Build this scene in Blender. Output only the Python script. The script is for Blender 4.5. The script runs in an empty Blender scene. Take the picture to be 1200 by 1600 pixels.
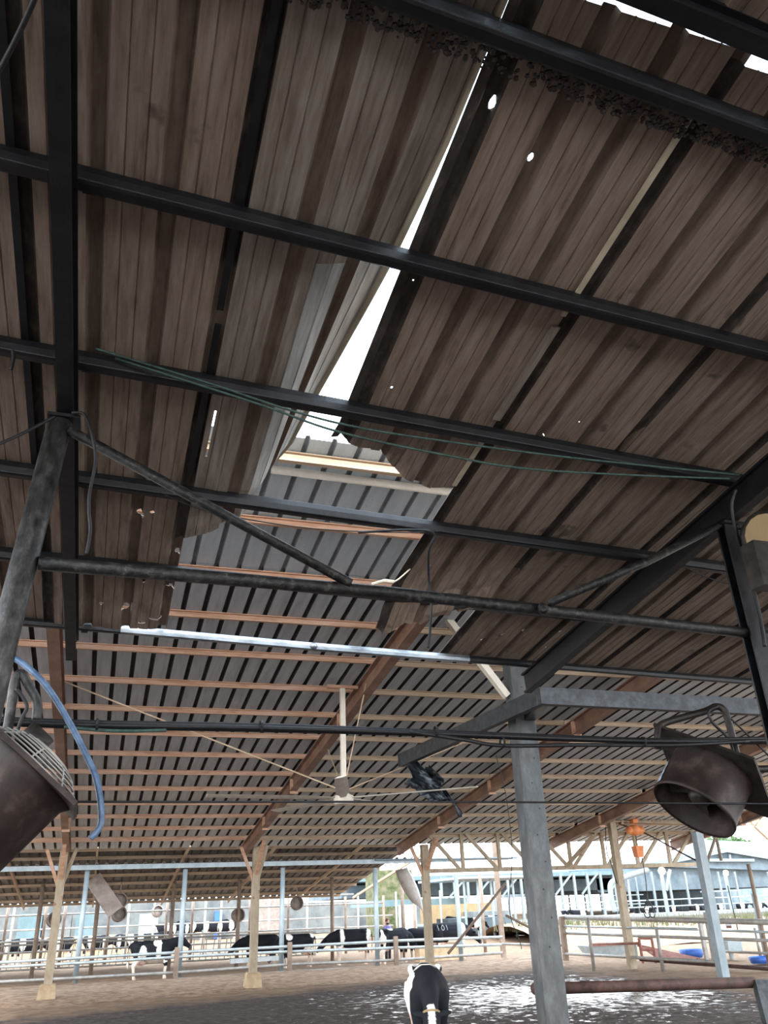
import bpy, bmesh, math, random
from mathutils import Vector, Matrix, noise
random.seed(7)
C = bpy.context.scene
col = C.collection
S = 1.3                      # metres per layout unit
# ------------------------------------------------------------------ camera
F = 1280.0
HC = 1.7
_up = Vector((-100, -2650, 1280)).normalized()
_rb = Vector((150 - 600, 1436 - 800, 1280.0)); _rb -= _up * _rb.dot(_up)
_Y = _rb.normalized(); _X = _Y.cross(_up)
R = Matrix((_X, _Y, _up))
cam_d = bpy.data.cameras.new('camera'); cam = bpy.data.objects.new('camera', cam_d); col.objects.link(cam)
cam_d.sensor_fit = 'VERTICAL'; cam_d.sensor_height = 36; cam_d.lens = F / 1600 * 36
cam_d.clip_start = 0.05; cam_d.clip_end = 1000
m = Matrix((R @ Vector((1, 0, 0)), R @ Vector((0, -1, 0)), R @ Vector((0, 0, -1)))).transposed().to_4x4()
m.translation = Vector((0, 0, HC * S)); cam.matrix_world = m
C.camera = cam
C.view_settings.view_transform = 'Standard'; C.view_settings.look = 'None'
C.view_settings.gamma = 1; C.view_settings.use_curve_mapping = False
C.view_settings.exposure = 0.45
# ------------------------------------------------------------------ sky and sun
w = bpy.data.worlds.new('sky'); C.world = w; w.use_nodes = True
nt = w.node_tree; nt.nodes.clear()
tc = nt.nodes.new('ShaderNodeTexCoord'); sx = nt.nodes.new('ShaderNodeSeparateXYZ'); rp = nt.nodes.new('ShaderNodeValToRGB')
bg = nt.nodes.new('ShaderNodeBackground'); ow = nt.nodes.new('ShaderNodeOutputWorld')
rp.color_ramp.elements[0].position = 0.0; rp.color_ramp.elements[0].color = (0.98, 0.99, 1.0, 1)
rp.color_ramp.elements[1].position = 0.9; rp.color_ramp.elements[1].color = (0.66, 0.82, 1.0, 1)
bg.inputs[1].default_value = 4.2
nt.links.new(tc.outputs['Generated'], sx.inputs[0]); nt.links.new(sx.outputs[2], rp.inputs[0])
nt.links.new(rp.outputs[0], bg.inputs[0]); nt.links.new(bg.outputs[0], ow.inputs[0])
sd = bpy.data.lights.new('sun', 'SUN'); sd.energy = 2.2; sd.angle = math.radians(9); sd.color = (1.0, 0.97, 0.92)
so = bpy.data.objects.new('sun', sd); col.objects.link(so)
so.rotation_euler = Vector((0.55, 0.62, -0.62)).to_track_quat('-Z', 'Y').to_euler()

# ------------------------------------------------------------------ geometry helpers (layout units)
SL = math.tan(math.radians(7.5))
CAM = Vector((0, 0, HC))
def ray(x, y): return R @ Vector((x - 600, y - 800, F))
def A(x, y, Yv):                       # point of the pixel at forward distance Yv
    d = ray(x, y); return CAM + d * (Yv / d.y)
def PL(x, y, z0, s=SL):                # point of the pixel on a roof plane z = z0 - s*y
    d = ray(x, y); return CAM + d * ((z0 - HC) / (d.z + s * d.y))
def G(x, y, z=0.0): return PL(x, y, z, 0)
Z = Vector((0, 0, 1))

class MB:
    def __init__(s): s.v = []; s.f = []
    def add(s, vs, fs):
        o = len(s.v); s.v += [Vector(p) for p in vs]; s.f += [tuple(i + o for i in f) for f in fs]; return s
    def box(s, c, d):
        c = Vector(c); x, y, z = d[0] / 2, d[1] / 2, d[2] / 2
        vs = [c + Vector((a * x, b * y, e * z)) for e in (-1, 1) for b in (-1, 1) for a in (-1, 1)]
        return s.add(vs, [(0, 2, 3, 1), (4, 5, 7, 6), (0, 1, 5, 4), (2, 6, 7, 3), (0, 4, 6, 2), (1, 3, 7, 5)])
    def prism(s, prof, p0, p1, up=Z, closed=True):
        p0 = Vector(p0); p1 = Vector(p1); d = (p1 - p0).normalized(); r = d.cross(up)
        if r.length < 1e-4: r = d.cross(Vector((0, 1, 0)))
        r.normalize(); u = r.cross(d); n = len(prof)
        vs = [p + r * a + u * b for p in (p0, p1) for a, b in prof]
        fs = [(i, (i + 1) % n, n + (i + 1) % n, n + i) for i in range(n)]
        fs += [tuple(range(n))[::-1], tuple(range(n, 2 * n))]
        return s.add(vs, fs)
    def bar(s, p0, p1, w_, h, up=Z):
        return s.prism([(-w_ / 2, -h / 2), (w_ / 2, -h / 2), (w_ / 2, h / 2), (-w_ / 2, h / 2)], p0, p1, up)
    def ibeam(s, p0, p1, w_, h, t=.018, up=Z):
        a, b, c = w_ / 2, h / 2, t / 2
        return s.prism([(-a, -b), (a, -b), (a, -b + t), (c, -b + t), (c, b - t), (a, b - t), (a, b), (-a, b), (-a, b - t), (-c, b - t), (-c, -b + t), (-a, -b + t)], p0, p1, up)
    def cbeam(s, p0, p1, w_, h, t=.014, up=Z, flip=1):
        a, b = w_ / 2, h / 2
        pr = [(-a, -b), (a, -b), (a, -b + t), (-a + t, -b + t), (-a + t, b - t), (a, b - t), (a, b), (-a, b)]
        if flip < 0: pr = [(-x, y) for x, y in pr][::-1]
        return s.prism(pr, p0, p1, up)
    def tube(s, pts, r, n=8, cap=True):
        pts = [Vector(p) for p in pts]; rs = r if isinstance(r, (list, tuple)) else [r] * len(pts)
        o = len(s.v); ref = None
        for i, p in enumerate(pts):
            d = (pts[min(i + 1, len(pts) - 1)] - pts[max(i - 1, 0)])
            if d.length < 1e-6: d = Vector((0, 0, 1))
            d.normalize()
            if ref is None: ref = d.orthogonal().normalized()
            ref = (ref - d * ref.dot(d)).normalized(); b = d.cross(ref)
            for k in range(n):
                a = 2 * math.pi * k / n
                s.v.append(p + (ref * math.cos(a) + b * math.sin(a)) * rs[i])
        for i in range(len(pts) - 1):
            for k in range(n):
                a, b_ = o + i * n + k, o + i * n + (k + 1) % n
                s.f.append((a, b_, b_ + n, a + n))
        if cap:
            s.f.append(tuple(o + k for k in range(n))[::-1]); e = o + (len(pts) - 1) * n
            s.f.append(tuple(e + k for k in range(n)))
        return s
    def loft(s, rings):                # rings of equal length, closed ends
        o = len(s.v); n = len(rings[0])
        for r_ in rings: s.v += [Vector(p) for p in r_]
        for i in range(len(rings) - 1):
            for k in range(n):
                a, b_ = o + i * n + k, o + i * n + (k + 1) % n
                s.f.append((a, b_, b_ + n, a + n))
        s.f.append(tuple(o + k for k in range(n))[::-1]); e = o + (len(rings) - 1) * n
        s.f.append(tuple(e + k for k in range(n))); return s
    def lathe(s, c, ax, prof, n=28, a0=0, a1=2 * math.pi):
        c = Vector(c); ax = Vector(ax).normalized(); u = ax.orthogonal().normalized(); v_ = ax.cross(u)
        full = abs(a1 - a0 - 2 * math.pi) < 1e-5; m_ = n if full else n + 1; o = len(s.v)
        for r_, h in prof:
            for k in range(m_):
                a = a0 + (a1 - a0) * k / n
                s.v.append(c + ax * h + (u * math.cos(a) + v_ * math.sin(a)) * r_)
        for i in range(len(prof) - 1):
            for k in range(n):
                k2 = (k + 1) % m_
                s.f.append((o + i * m_ + k, o + i * m_ + k2, o + (i + 1) * m_ + k2, o + (i + 1) * m_ + k))
        return s
    def ell(s, c, r_, n=10, m_=7):
        c = Vector(c); rings = []
        for i in range(m_ + 1):
            t = -math.pi / 2 + math.pi * (i + .02) / (m_ + .04)
            rings.append([c + Vector((r_[0] * math.cos(t) * math.cos(2 * math.pi * k / n), r_[1] * math.cos(t) * math.sin(2 * math.pi * k / n), r_[2] * math.sin(t))) for k in range(n)])
        return s.loft(rings)
    def build(s, name, mat, parent=None, label=None, cat=None, group=None, kind=None, smooth=False, scale=S, solid=0, bevel=0):
        vs = [p * scale for p in s.v]
        if parent is not None:
            off = Vector(parent['wpos'])
        else:
            xs = [p.x for p in vs]; ys = [p.y for p in vs]; zs = [p.z for p in vs]
            off = Vector(((min(xs) + max(xs)) / 2, (min(ys) + max(ys)) / 2, min(zs)))
        me = bpy.data.meshes.new(name); me.from_pydata([p - off for p in vs], [], s.f); me.update()
        bm = bmesh.new(); bm.from_mesh(me); bmesh.ops.recalc_face_normals(bm, faces=bm.faces); bm.to_mesh(me); bm.free()
        if smooth:
            for p in me.polygons: p.use_smooth = True
        me.materials.append(mat)
        o = bpy.data.objects.new(name, me); col.objects.link(o)
        o['wpos'] = tuple(off)
        if parent is not None: o.parent = parent
        else: o.location = off
        if parent is not None and parent.type == 'MESH': pass
        if parent is not None: o['wpos'] = tuple(off)
        tag(o, label, cat, group, kind)
        if solid:
            md = o.modifiers.new('thickness', 'SOLIDIFY'); md.thickness = solid; md.offset = 0
        if bevel:
            md = o.modifiers.new('bevel', 'BEVEL'); md.width = bevel; md.segments = 2; md.limit_method = 'ANGLE'
        return o
def tag(o, label=None, cat=None, group=None, kind=None):
    if label: o['label'] = label
    if cat: o['category'] = cat
    if group: o['group'] = group
    if kind: o['kind'] = kind
    return o
def thing(name, loc, label, cat, group=None):
    o = bpy.data.objects.new(name, None); col.objects.link(o); o.empty_display_size = .1
    o.location = Vector(loc) * S; o['wpos'] = tuple(Vector(loc) * S); tag(o, label, cat, group); return o
def spline(pts, n=6):
    pts = [Vector(p) for p in pts]; out = []
    for i in range(len(pts) - 1):
        p0, p1, p2, p3 = pts[max(i - 1, 0)], pts[i], pts[i + 1], pts[min(i + 2, len(pts) - 1)]
        for k in range(n):
            t = k / n
            out.append(.5 * ((2 * p1) + (p2 - p0) * t + (2 * p0 - 5 * p1 + 4 * p2 - p3) * t * t + (3 * p1 - p0 - 3 * p2 + p3) * t ** 3))
    out.append(pts[-1]); return out
ORD = ['first', 'second', 'third', 'fourth', 'fifth', 'sixth', 'seventh', 'eighth', 'ninth', 'tenth', 'eleventh', 'twelfth', 'thirteenth', 'fourteenth', 'fifteenth', 'sixteenth', 'seventeenth', 'eighteenth', 'nineteenth', 'twentieth']
def nth(i): return ORD[i] if i < 20 else 'twenty-' + ORD[i - 20]

# ------------------------------------------------------------------ materials
def nd(nt, t, **k):
    n = nt.nodes.new(t)
    for a, b in k.items(): setattr(n, a, b)
    return n
def material(name, cols, sc=(4, 4, 4), rough=.6, metal=0., det=6, lo=.35, hi=.65, bump=0., spots=None, coord='Object', rough2=None, bscale=None):
    mt = bpy.data.materials.new(name); mt.use_nodes = True; t = mt.node_tree
    b = t.nodes['Principled BSDF']; b.inputs['Roughness'].default_value = rough; b.inputs['Metallic'].default_value = metal
    if len(cols) == 1:
        b.inputs['Base Color'].default_value = (*cols[0], 1); 
        if bump == 0: return mt
    c = nd(t, 'ShaderNodeTexCoord'); mp = nd(t, 'ShaderNodeMapping'); mp.inputs['Scale'].default_value = sc
    nz = nd(t, 'ShaderNodeTexNoise'); nz.inputs['Scale'].default_value = 1; nz.inputs['Detail'].default_value = det; nz.inputs['Roughness'].default_value = .65
    if coord == 'World': c = nd(t, 'ShaderNodeNewGeometry'); coord = 'Position'
    t.links.new(c.outputs[coord], mp.inputs[0]); t.links.new(mp.outputs[0], nz.inputs[0])
    if len(cols) > 1:
        r_ = nd(t, 'ShaderNodeValToRGB'); r_.color_ramp.elements[0].position = lo; r_.color_ramp.elements[1].position = hi
        r_.color_ramp.elements[0].color = (*cols[0], 1); r_.color_ramp.elements[1].color = (*cols[-1], 1)
        for i, cc in enumerate(cols[1:-1]):
            e = r_.color_ramp.elements.new(lo + (hi - lo) * (i + 1) / (len(cols) - 1)); e.color = (*cc, 1)
        t.links.new(nz.outputs[0], r_.inputs[0]); out = r_.outputs[0]
        if spots:
            scol, ssc, thr = spots
            n2 = nd(t, 'ShaderNodeTexNoise'); n2.inputs['Scale'].default_value = ssc; n2.inputs['Detail'].default_value = 4
            t.links.new(c.outputs[coord], n2.inputs[0])
            r2 = nd(t, 'ShaderNodeValToRGB'); r2.color_ramp.elements[0].position = thr; r2.color_ramp.elements[1].position = thr + .04
            t.links.new(n2.outputs[0], r2.inputs[0])
            mx = nd(t, 'ShaderNodeMixRGB'); mx.inputs[2].default_value = (*scol, 1)
            t.links.new(r2.outputs[0], mx.inputs[0]); t.links.new(out, mx.inputs[1]); out = mx.outputs[0]
        t.links.new(out, b.inputs['Base Color'])
    if rough2 is not None:
        mr = nd(t, 'ShaderNodeMapRange'); mr.inputs[1].default_value = lo; mr.inputs[2].default_value = hi
        mr.inputs[3].default_value = rough; mr.inputs[4].default_value = rough2
        t.links.new(nz.outputs[0], mr.inputs[0]); t.links.new(mr.outputs[0], b.inputs['Roughness'])
    if bump:
        bp = nd(t, 'ShaderNodeBump'); bp.inputs['Strength'].default_value = bump; bp.inputs['Distance'].default_value = .02
        t.links.new(nz.outputs[0], bp.inputs['Height']); t.links.new(bp.outputs[0], b.inputs['Normal'])
    return mt
M = {}
M['sheet'] = material('grimy_sheet', [(.14, .10, .072), (.235, .175, .132), (.295, .228, .18), (.35, .285, .235)], (24, 2.4, 5), .6, .1, 10, .30, .70, .25, spots=((.12, .09, .07), 2.1, .66), coord='World')
M['sheetL'] = material('grimy_sheet_pale', [(.17, .135, .105), (.27, .225, .185), (.37, .325, .28)], (22, 1.8, 5), .48, .2, 9, .32, .68, .2, coord='World')
M['sheetGlow'] = material('silvery_glow_sheet', [(.30, .285, .26), (.46, .46, .44), (.62, .63, .62)], (22, 1.5, 5), .38, .45, 8, .3, .66, .15, coord='World')  # cleaner metal, with the glow from the sky gap painted into its colour
M['seam'] = material('sooty_seam', [(.015, .012, .010), (.045, .035, .028), (.13, .10, .08)], (14, 5, 5), .85, 0, 9, .3, .75, .3, coord='World')
M['sheetD'] = material('sooty_sheet', [(.02, .018, .017), (.05, .043, .038), (.085, .075, .066)], (26, 3, 6), .6, .1, 8, .3, .7, .2)
M['groove'] = material('dirt_filled_rib', [(.09, .062, .044), (.16, .115, .085), (.22, .165, .13)], (18, 3, 5), .85, 0, 9, .3, .7, .2, coord='World')
M['lip'] = material('clean_lip', [(.42, .36, .25), (.62, .56, .42)], (6, 3, 6), .5, 0, 5)
M['far'] = material('galvanised_far', [(.37, .41, .44), (.49, .535, .57), (.58, .625, .66)], (9, .7, 3), .5, .2, 6, .3, .7)
M['far2'] = material('galvanised_far_upper', [(.46, .54, .60), (.62, .70, .76)], (7, .8, 3), .45, .25, 6, .3, .7, 0, spots=((.08, .08, .08), 26, .70))
M['black'] = material('black_paint', [(.004, .0045, .006), (.014, .015, .018)], (7, 7, 7), .42, .2, 8, .35, .7, .3)
M['blackr'] = material('sooted_pipe', [(.006, .006, .006), (.028, .027, .025), (.12, .115, .108)], (22, 22, 22), .5, .3, 6, .42, .75, .4)
M['post_pipe'] = material('sooted_column', [(.012, .012, .012), (.055, .054, .052), (.15, .146, .14)], (16, 16, 9), .48, .4, 8, .35, .75, .4)
M['galv'] = material('galvanised_channel', [(.016, .018, .020), (.034, .038, .042), (.06, .067, .074)], (7, 7, 7), .6, .15, 7, .35, .72)
M['silver'] = material('bare_eave_pipe', [(.03, .03, .032), (.20, .23, .26), (.38, .42, .46)], (1.3, 4, 4), .35, .7, 6, .3, .62)
M['salmon'] = material('salmon_primer', [(.46, .25, .15), (.60, .37, .25), (.68, .46, .34)], (1.1, 6, 6), .55, 0, 6)
M['tan'] = material('tan_purlin', [(.42, .30, .19), (.58, .45, .32)], (1.1, 6, 6), .55, 0, 6)
M['rust_beam'] = material('brown_rafter', [(.15, .085, .06), (.24, .135, .095), (.32, .20, .15)], (2, 1.2, 2), .5, .1, 6)
M['cream'] = material('cream_post', [(.36, .29, .20), (.50, .42, .31)], (5, 5, 2), .6, 0, 6, spots=((.35, .20, .12), 6, .64))
M['conc'] = material('precast_concrete', [(.055, .058, .060), (.09, .095, .098), (.14, .147, .15)], (5, 5, 2.2), .8, 0, 9, .3, .7, .4, spots=((.05, .05, .05), 24, .71))
M['footing'] = material('tan_footing', [(.42, .30, .18), (.58, .46, .31)], (3, 3, 3), .9)
M['bluew'] = material('pale_blue_post', [(.26, .33, .37), (.38, .45, .49)], (4, 4, 2), .45)
M['whitem'] = material('white_painted', [(.30, .34, .36), (.42, .45, .47)], (3, 3, 3), .5)
M['fan_iron'] = material('rusty_drum', [(.012, .008, .007), (.034, .021, .017), (.09, .066, .056)], (5, 5, 5), .6, .25, 9, .32, .72, .3)
M['dark_iron'] = material('dark_iron', [(.015, .013, .012), (.05, .04, .035)], (8, 8, 8), .5, .4)
M['stain'] = material('blue_stain', [(.25, .33, .45), (.55, .62, .72)], (30, 30, 12), .5, 0)
M['cable'] = material('black_cable', [(.004, .004, .005), (.014, .014, .016)], (20, 20, 20), .55)
M['green'] = material('green_cable', [(.02, .05, .042), (.05, .10, .085)], (20, 20, 20), .6)
M['hose'] = material('blue_hose', [(.05, .10, .19), (.16, .25, .40)], (9, 9, 9), .35)
M['fan_white'] = material('offwhite_fan', [(.62, .56, .46), (.78, .72, .62)], (5, 5, 5), .5)
M['whiteb'] = material('bright_white_pipe', [(.70, .68, .60), (.84, .82, .74)], (4, 4, 4), .5)
M['orange'] = material('orange_hoist', [(.75, .22, .07), (.9, .34, .12)], (9, 9, 9), .5)
M['redp'] = material('rusty_red', [(.22, .08, .06), (.36, .16, .12)], (6, 6, 6), .7)
M['rail'] = material('weathered_rail', [(.28, .27, .25), (.45, .43, .40)], (3, 3, 3), .5, .3)
M['railb'] = material('galvanised_rail', [(.36, .41, .43), (.50, .56, .58)], (3, 3, 3), .4, .4)
M['rust'] = material('rusty_pipe', [(.035, .018, .015), (.10, .05, .038)], (5, 5, 5), .7, .1)
M['brownpost'] = material('brown_post', [(.20, .14, .105), (.32, .245, .19)], (5, 5, 3), .7)
M['greyblue'] = material('grey_tank', [(.30, .36, .39), (.42, .48, .50)], (4, 4, 4), .6)
M['blue'] = material('blue_plastic', [(.04, .12, .5), (.06, .2, .65)], (3, 3, 3), .4)
M['farwhite'] = material('weathered_white', [(.20, .25, .28), (.28, .33, .35)], (.5, .5, .5), .7)
M['apron'] = material('pale_apron', [(.11, .12, .12), (.17, .175, .17)], (1, 1, 1), .8)
M['yellow'] = material('ochre_wall', [(.26, .18, .085), (.33, .24, .13)], (2, 2, 2), .8)
M['pale'] = material('pale_wall', [(.11, .125, .13), (.22, .23, .22)], (.7, .7, .7), .8)
M['roofb'] = material('pale_blue_roof', [(.10, .17, .19), (.17, .25, .27)], (.6, .6, .6), .5)
M['dkint'] = material('dark_blue_grey', [(.10, .14, .17), (.18, .23, .26)], (.6, .6, .6), .9)  # plain blue-grey; on far barn and shed interiors it paints their shade
M['duct'] = material('brown_board', [(.22, .18, .155), (.36, .30, .265)], (3, 3, 3), .7)
M['curtain'] = material('grey_curtain', [(.36, .33, .31), (.50, .47, .44)], (3, 3, 3), .8)
M['weeds'] = material('dry_weeds', [(.05, .07, .02), (.12, .13, .06), (.20, .17, .11)], (2, 2, 2), .9, coord='Object')
M['bank'] = material('dirt_bank', [(.18, .10, .06), (.31, .20, .125), (.42, .30, .20)], (3.5, 3.5, 3.5), .95, det=10, bump=1.0, coord='World')
M['leaf'] = material('leaf', [(.05, .10, .04), (.12, .20, .08)], (3, 3, 3), .8)
M['bark'] = material('bark', [(.12, .09, .06), (.2, .16, .12)], (3, 3, 3), .9)
M['skin'] = material('skin', [(.45, .27, .19)], rough=.6)
M['shirt'] = material('purple_shirt', [(.14, .13, .30), (.20, .18, .38)], (3, 3, 3), .9)
M['trouser'] = material('dark_trousers', [(.05, .05, .07), (.08, .08, .10)], (3, 3, 3), .9)
M['hair'] = material('dark_red_cap', [(.20, .06, .05), (.10, .04, .035)], (9, 9, 9), .8)
M['foil'] = material('crumpled_sheet', [(.012, .016, .022), (.04, .05, .06), (.14, .17, .20)], (6, 6, 6), .35, .5, 6, .35, .72)
em = bpy.data.materials.new('lit_lamp'); em.use_nodes = True; _b = em.node_tree.nodes['Principled BSDF']
_b.inputs['Emission Color'].default_value = (.95, 1, .55, 1); _b.inputs['Emission Strength'].default_value = 14
M['lamp'] = em
tr = bpy.data.materials.new('milky_ridge'); tr.use_nodes = True; _t = tr.node_tree; _o = _t.nodes['Material Output']
_tl = nd(_t, 'ShaderNodeBsdfTranslucent'); _tl.inputs[0].default_value = (.85, .9, .92, 1)
_t.links.new(_tl.outputs[0], _o.inputs[0]); M['milk'] = tr
# cow hide from a colour attribute
ch = bpy.data.materials.new('cow_hide'); ch.use_nodes = True; t = ch.node_tree; b = t.nodes['Principled BSDF']
at = nd(t, 'ShaderNodeAttribute', attribute_name='hide'); t.links.new(at.outputs['Color'], b.inputs['Base Color']); b.inputs['Roughness'].default_value = .75; b.inputs['Specular IOR Level'].default_value = .2
M['hide'] = ch
# ground: trodden manure with wet patches near, sandy bank beyond
gm = bpy.data.materials.new('yard_ground'); gm.use_nodes = True; t = gm.node_tree; b = t.nodes['Principled BSDF']
g = nd(t, 'ShaderNodeNewGeometry'); sp = nd(t, 'ShaderNodeSeparateXYZ'); t.links.new(g.outputs['Position'], sp.inputs[0])
def mth(op, a, b_=None, cl=False):
    n = nd(t, 'ShaderNodeMath', operation=op); n.use_clamp = cl
    for i, v in enumerate((a, b_)):
        if v is None: continue
        if isinstance(v, (int, float)): n.inputs[i].default_value = v
        else: t.links.new(v, n.inputs[i])
    return n.outputs[0]
def nz(scale, det=6, rgh=.6):
    n = nd(t, 'ShaderNodeTexNoise'); n.inputs['Scale'].default_value = scale; n.inputs['Detail'].default_value = det; n.inputs['Roughness'].default_value = rgh
    t.links.new(g.outputs['Position'], n.inputs[0]); return n.outputs[0]
def ramp(f, stops):
    r_ = nd(t, 'ShaderNodeValToRGB'); e = r_.color_ramp.elements
    e[0].position, e[0].color = stops[0][0], (*stops[0][1], 1); e[1].position, e[1].color = stops[-1][0], (*stops[-1][1], 1)
    for p_, c_ in stops[1:-1]:
        q = e.new(p_); q.color = (*c_, 1)
    t.links.new(f, r_.inputs[0]); return r_.outputs[0]
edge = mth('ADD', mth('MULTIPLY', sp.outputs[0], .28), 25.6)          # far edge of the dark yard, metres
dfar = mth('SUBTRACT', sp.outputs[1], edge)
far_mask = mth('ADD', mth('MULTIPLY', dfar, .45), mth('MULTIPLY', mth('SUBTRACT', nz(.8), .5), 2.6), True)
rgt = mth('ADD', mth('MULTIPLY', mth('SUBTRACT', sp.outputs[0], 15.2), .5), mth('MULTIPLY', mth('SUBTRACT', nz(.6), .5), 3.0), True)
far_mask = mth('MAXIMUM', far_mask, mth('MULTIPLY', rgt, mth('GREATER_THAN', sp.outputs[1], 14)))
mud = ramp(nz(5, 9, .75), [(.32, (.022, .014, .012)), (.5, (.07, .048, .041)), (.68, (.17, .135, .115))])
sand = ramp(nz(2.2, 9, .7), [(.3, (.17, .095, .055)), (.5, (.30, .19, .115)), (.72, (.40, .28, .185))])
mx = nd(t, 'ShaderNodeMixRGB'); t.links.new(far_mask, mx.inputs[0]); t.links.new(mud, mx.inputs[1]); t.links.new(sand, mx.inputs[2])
pud = mth('SUBTRACT', 1.0, mth('DIVIDE', mth('SQRT', mth('ADD', mth('POWER', mth('MULTIPLY', mth('SUBTRACT', sp.outputs[0], 12.2), .75), 2), mth('POWER', mth('MULTIPLY', mth('SUBTRACT', sp.outputs[1], 23.0), .8), 2))), 8.0))
wet = mth('ADD', mth('MULTIPLY', pud, .28), mth('MULTIPLY', nz(3.2, 9, .75), 1.0))
wetm = mth('MULTIPLY', mth('MULTIPLY', mth('SUBTRACT', wet, .67), 22, True), mth('SUBTRACT', 1.0, far_mask, True))
t.links.new(mx.outputs[0], b.inputs['Base Color'])
t.links.new(mth('SUBTRACT', .92, mth('MULTIPLY', wetm, .80)), b.inputs['Roughness'])
bp = nd(t, 'ShaderNodeBump'); t.links.new(nz(6, 9, .75), bp.inputs['Height']); bp.inputs['Distance'].default_value = .12
t.links.new(mth('SUBTRACT', .9, mth('MULTIPLY', wetm, .82)), bp.inputs['Strength']); t.links.new(bp.outputs[0], b.inputs['Normal'])
M['ground'] = gm

# ================================================================== SETTING
# ground
gb = MB(); xs = [-60 + i * 1.0 for i in range(200)]
nx, ny = 150, 170
def gx(i): return -40 + i * .85
def gy(j): return -12 + (j * .35 if j < 120 else 42 + (j - 120) ** 1.55 * .5)
for j in range(ny):
    for i in range(nx):
        x, y = gx(i), gy(j)
        e = (.28 * x + 25.6 / S)
        bank = .0
        z = .05 * (noise.noise(Vector((x * .5, y * .5, 0)))) + .035 * noise.noise(Vector((x * 2.1, y * 2.1, 4)))
        gb.v.append(Vector((x, y, z - .03)))
for j in range(ny - 1):
    for i in range(nx - 1):
        a = j * nx + i; gb.f.append((a, a + 1, a + nx + 1, a + nx))
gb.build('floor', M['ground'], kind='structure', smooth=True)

# ================================================================== NEAR ROOF
ZN = 4.85
SK = .058                               # the roof's ridge and purlins run slightly skew to its ribs
def zn(y): return ZN - SL * y
PITCH = .2967
def prof(t):                           # height of the sheet profile at offset t from a seam
    q = t % PITCH
    if q > PITCH / 2: q -= PITCH
    a = abs(q)
    if a < .026: return .030
    if a < .042: return .030 * (.042 - a) / .016
    for c_ in (PITCH * .36,):
        if abs(a - c_) < .006: return .007 * (1 - abs(a - c_) / .006)
    return 0.0
def prof_breaks(t0, t1):
    out = {t0, t1}; k = math.floor(t0 / PITCH) - 1
    while k * PITCH < t1 + PITCH:
        for d in (-.042, -.026, .026, .042, PITCH * .36 - .006, PITCH * .36, PITCH * .36 + .006, PITCH * .64 - .006, PITCH * .64, PITCH * .64 + .006):
            v = k * PITCH + d
            if t0 < v < t1: out.add(v)
        k += 1
    return sorted(out)
def near_sheet(x0, t1, y0, y1, mat, label, holes=(), deform=None, step=.3, edge=None, t0=-.042):
    """sheet from x0+t0 to x0+t1 along y; holes = (X, Y, half width, half length)"""
    y0 = y0 + SK * x0 if y0 == TOP else y0; y1 = y1 + SK * x0 if y1 == EAVE else y1
    us = prof_breaks(t0, t1); n = max(2, int((y1 - y0) / step)); ys = [y0 + (y1 - y0) * i / n for i in range(n + 1)]
    for (hx, hy, a, b_) in holes:
        us += [hx - x0 - a, hx - x0 + a]; ys += [hy - b_, hy + b_]
    us = sorted({round(u, 4) for u in us if t0 <= u <= t1}); ys = sorted({round(v, 4) for v in ys if y0 <= v <= y1})
    mb = MB(); nu = len(us)
    lap = .004
    for v in ys:
        for u in us:
            X, Yy = x0 + u, v
            zz = zn(v) + prof(u) + (lap if u > .86 else 0)
            if edge: X, Yy, zz = edge(u, v, X, Yy, zz)
            p = Vector((X, Yy, zz))
            if deform: p = deform(u, v, p)
            mb.v.append(p)
    for j in range(len(ys) - 1):
        for i in range(nu - 1):
            cx = x0 + (us[i] + us[i + 1]) / 2; cy = (ys[j] + ys[j + 1]) / 2
            if any(abs(cx - hx) < a and abs(cy - hy) < b_ for hx, hy, a, b_ in holes): continue
            a = j * nu + i; mb.f.append((a, a + 1, a + nu + 1, a + nu))
    for hx, hy, a, b_ in holes:                                        # cut corners so that holes read round
        if a < .01: continue
        for sx_ in (-1, 1):
            for sy_ in (-1, 1):
                q = [(hx + sx_ * a, hy + sy_ * b_), (hx + sx_ * a * .3, hy + sy_ * b_), (hx + sx_ * a, hy + sy_ * b_ * .3)]
                vs = []
                for x_, y_ in q:
                    p = Vector((x_, y_, zn(y_) + prof(x_ - x0)))
                    vs.append(deform(x_ - x0, y_, p) if deform else p)
                mb.add(vs, [(0, 1, 2)])
    o = mb.build('roof_sheet', mat, label=label, cat='roof sheet', solid=.003)
    o.data.materials.append(M['groove'])                               # dirt and cobwebs packed in the ribs
    o.data.materials.append(M['sheetGlow']); o.data.materials.append(M['seam'])
    nc = nu - 1; keep = []
    for j in range(len(ys) - 1):
        for i in range(nc):
            cx = x0 + (us[i] + us[i + 1]) / 2; cy = (ys[j] + ys[j + 1]) / 2
            if any(abs(cx - hx) < a and abs(cy - hy) < b_ for hx, hy, a, b_ in holes): continue
            q_ = ((us[i] + us[i + 1]) / 2) % PITCH; q_ = min(q_, PITCH - q_); keep.append((3 if (us[i] + us[i + 1]) / 2 < .05 else 1) if q_ < .042 or us[i] < -.042 else 0)
    for k, mi in enumerate(keep): o.data.polygons[k].material_index = mi
    return o
def H(x, y, a=.012, b_=.02):
    p = PL(x, y, ZN); return (p.x, p.y, a, b_)
S0 = 1.17; W = .89
TOP = 1.47; EAVE = 7.16
dent = lambda u, v, p: p + Vector((0, 0, .012 * noise.noise(Vector((p.x * 1.7, p.y * .9, 3)))))
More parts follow.
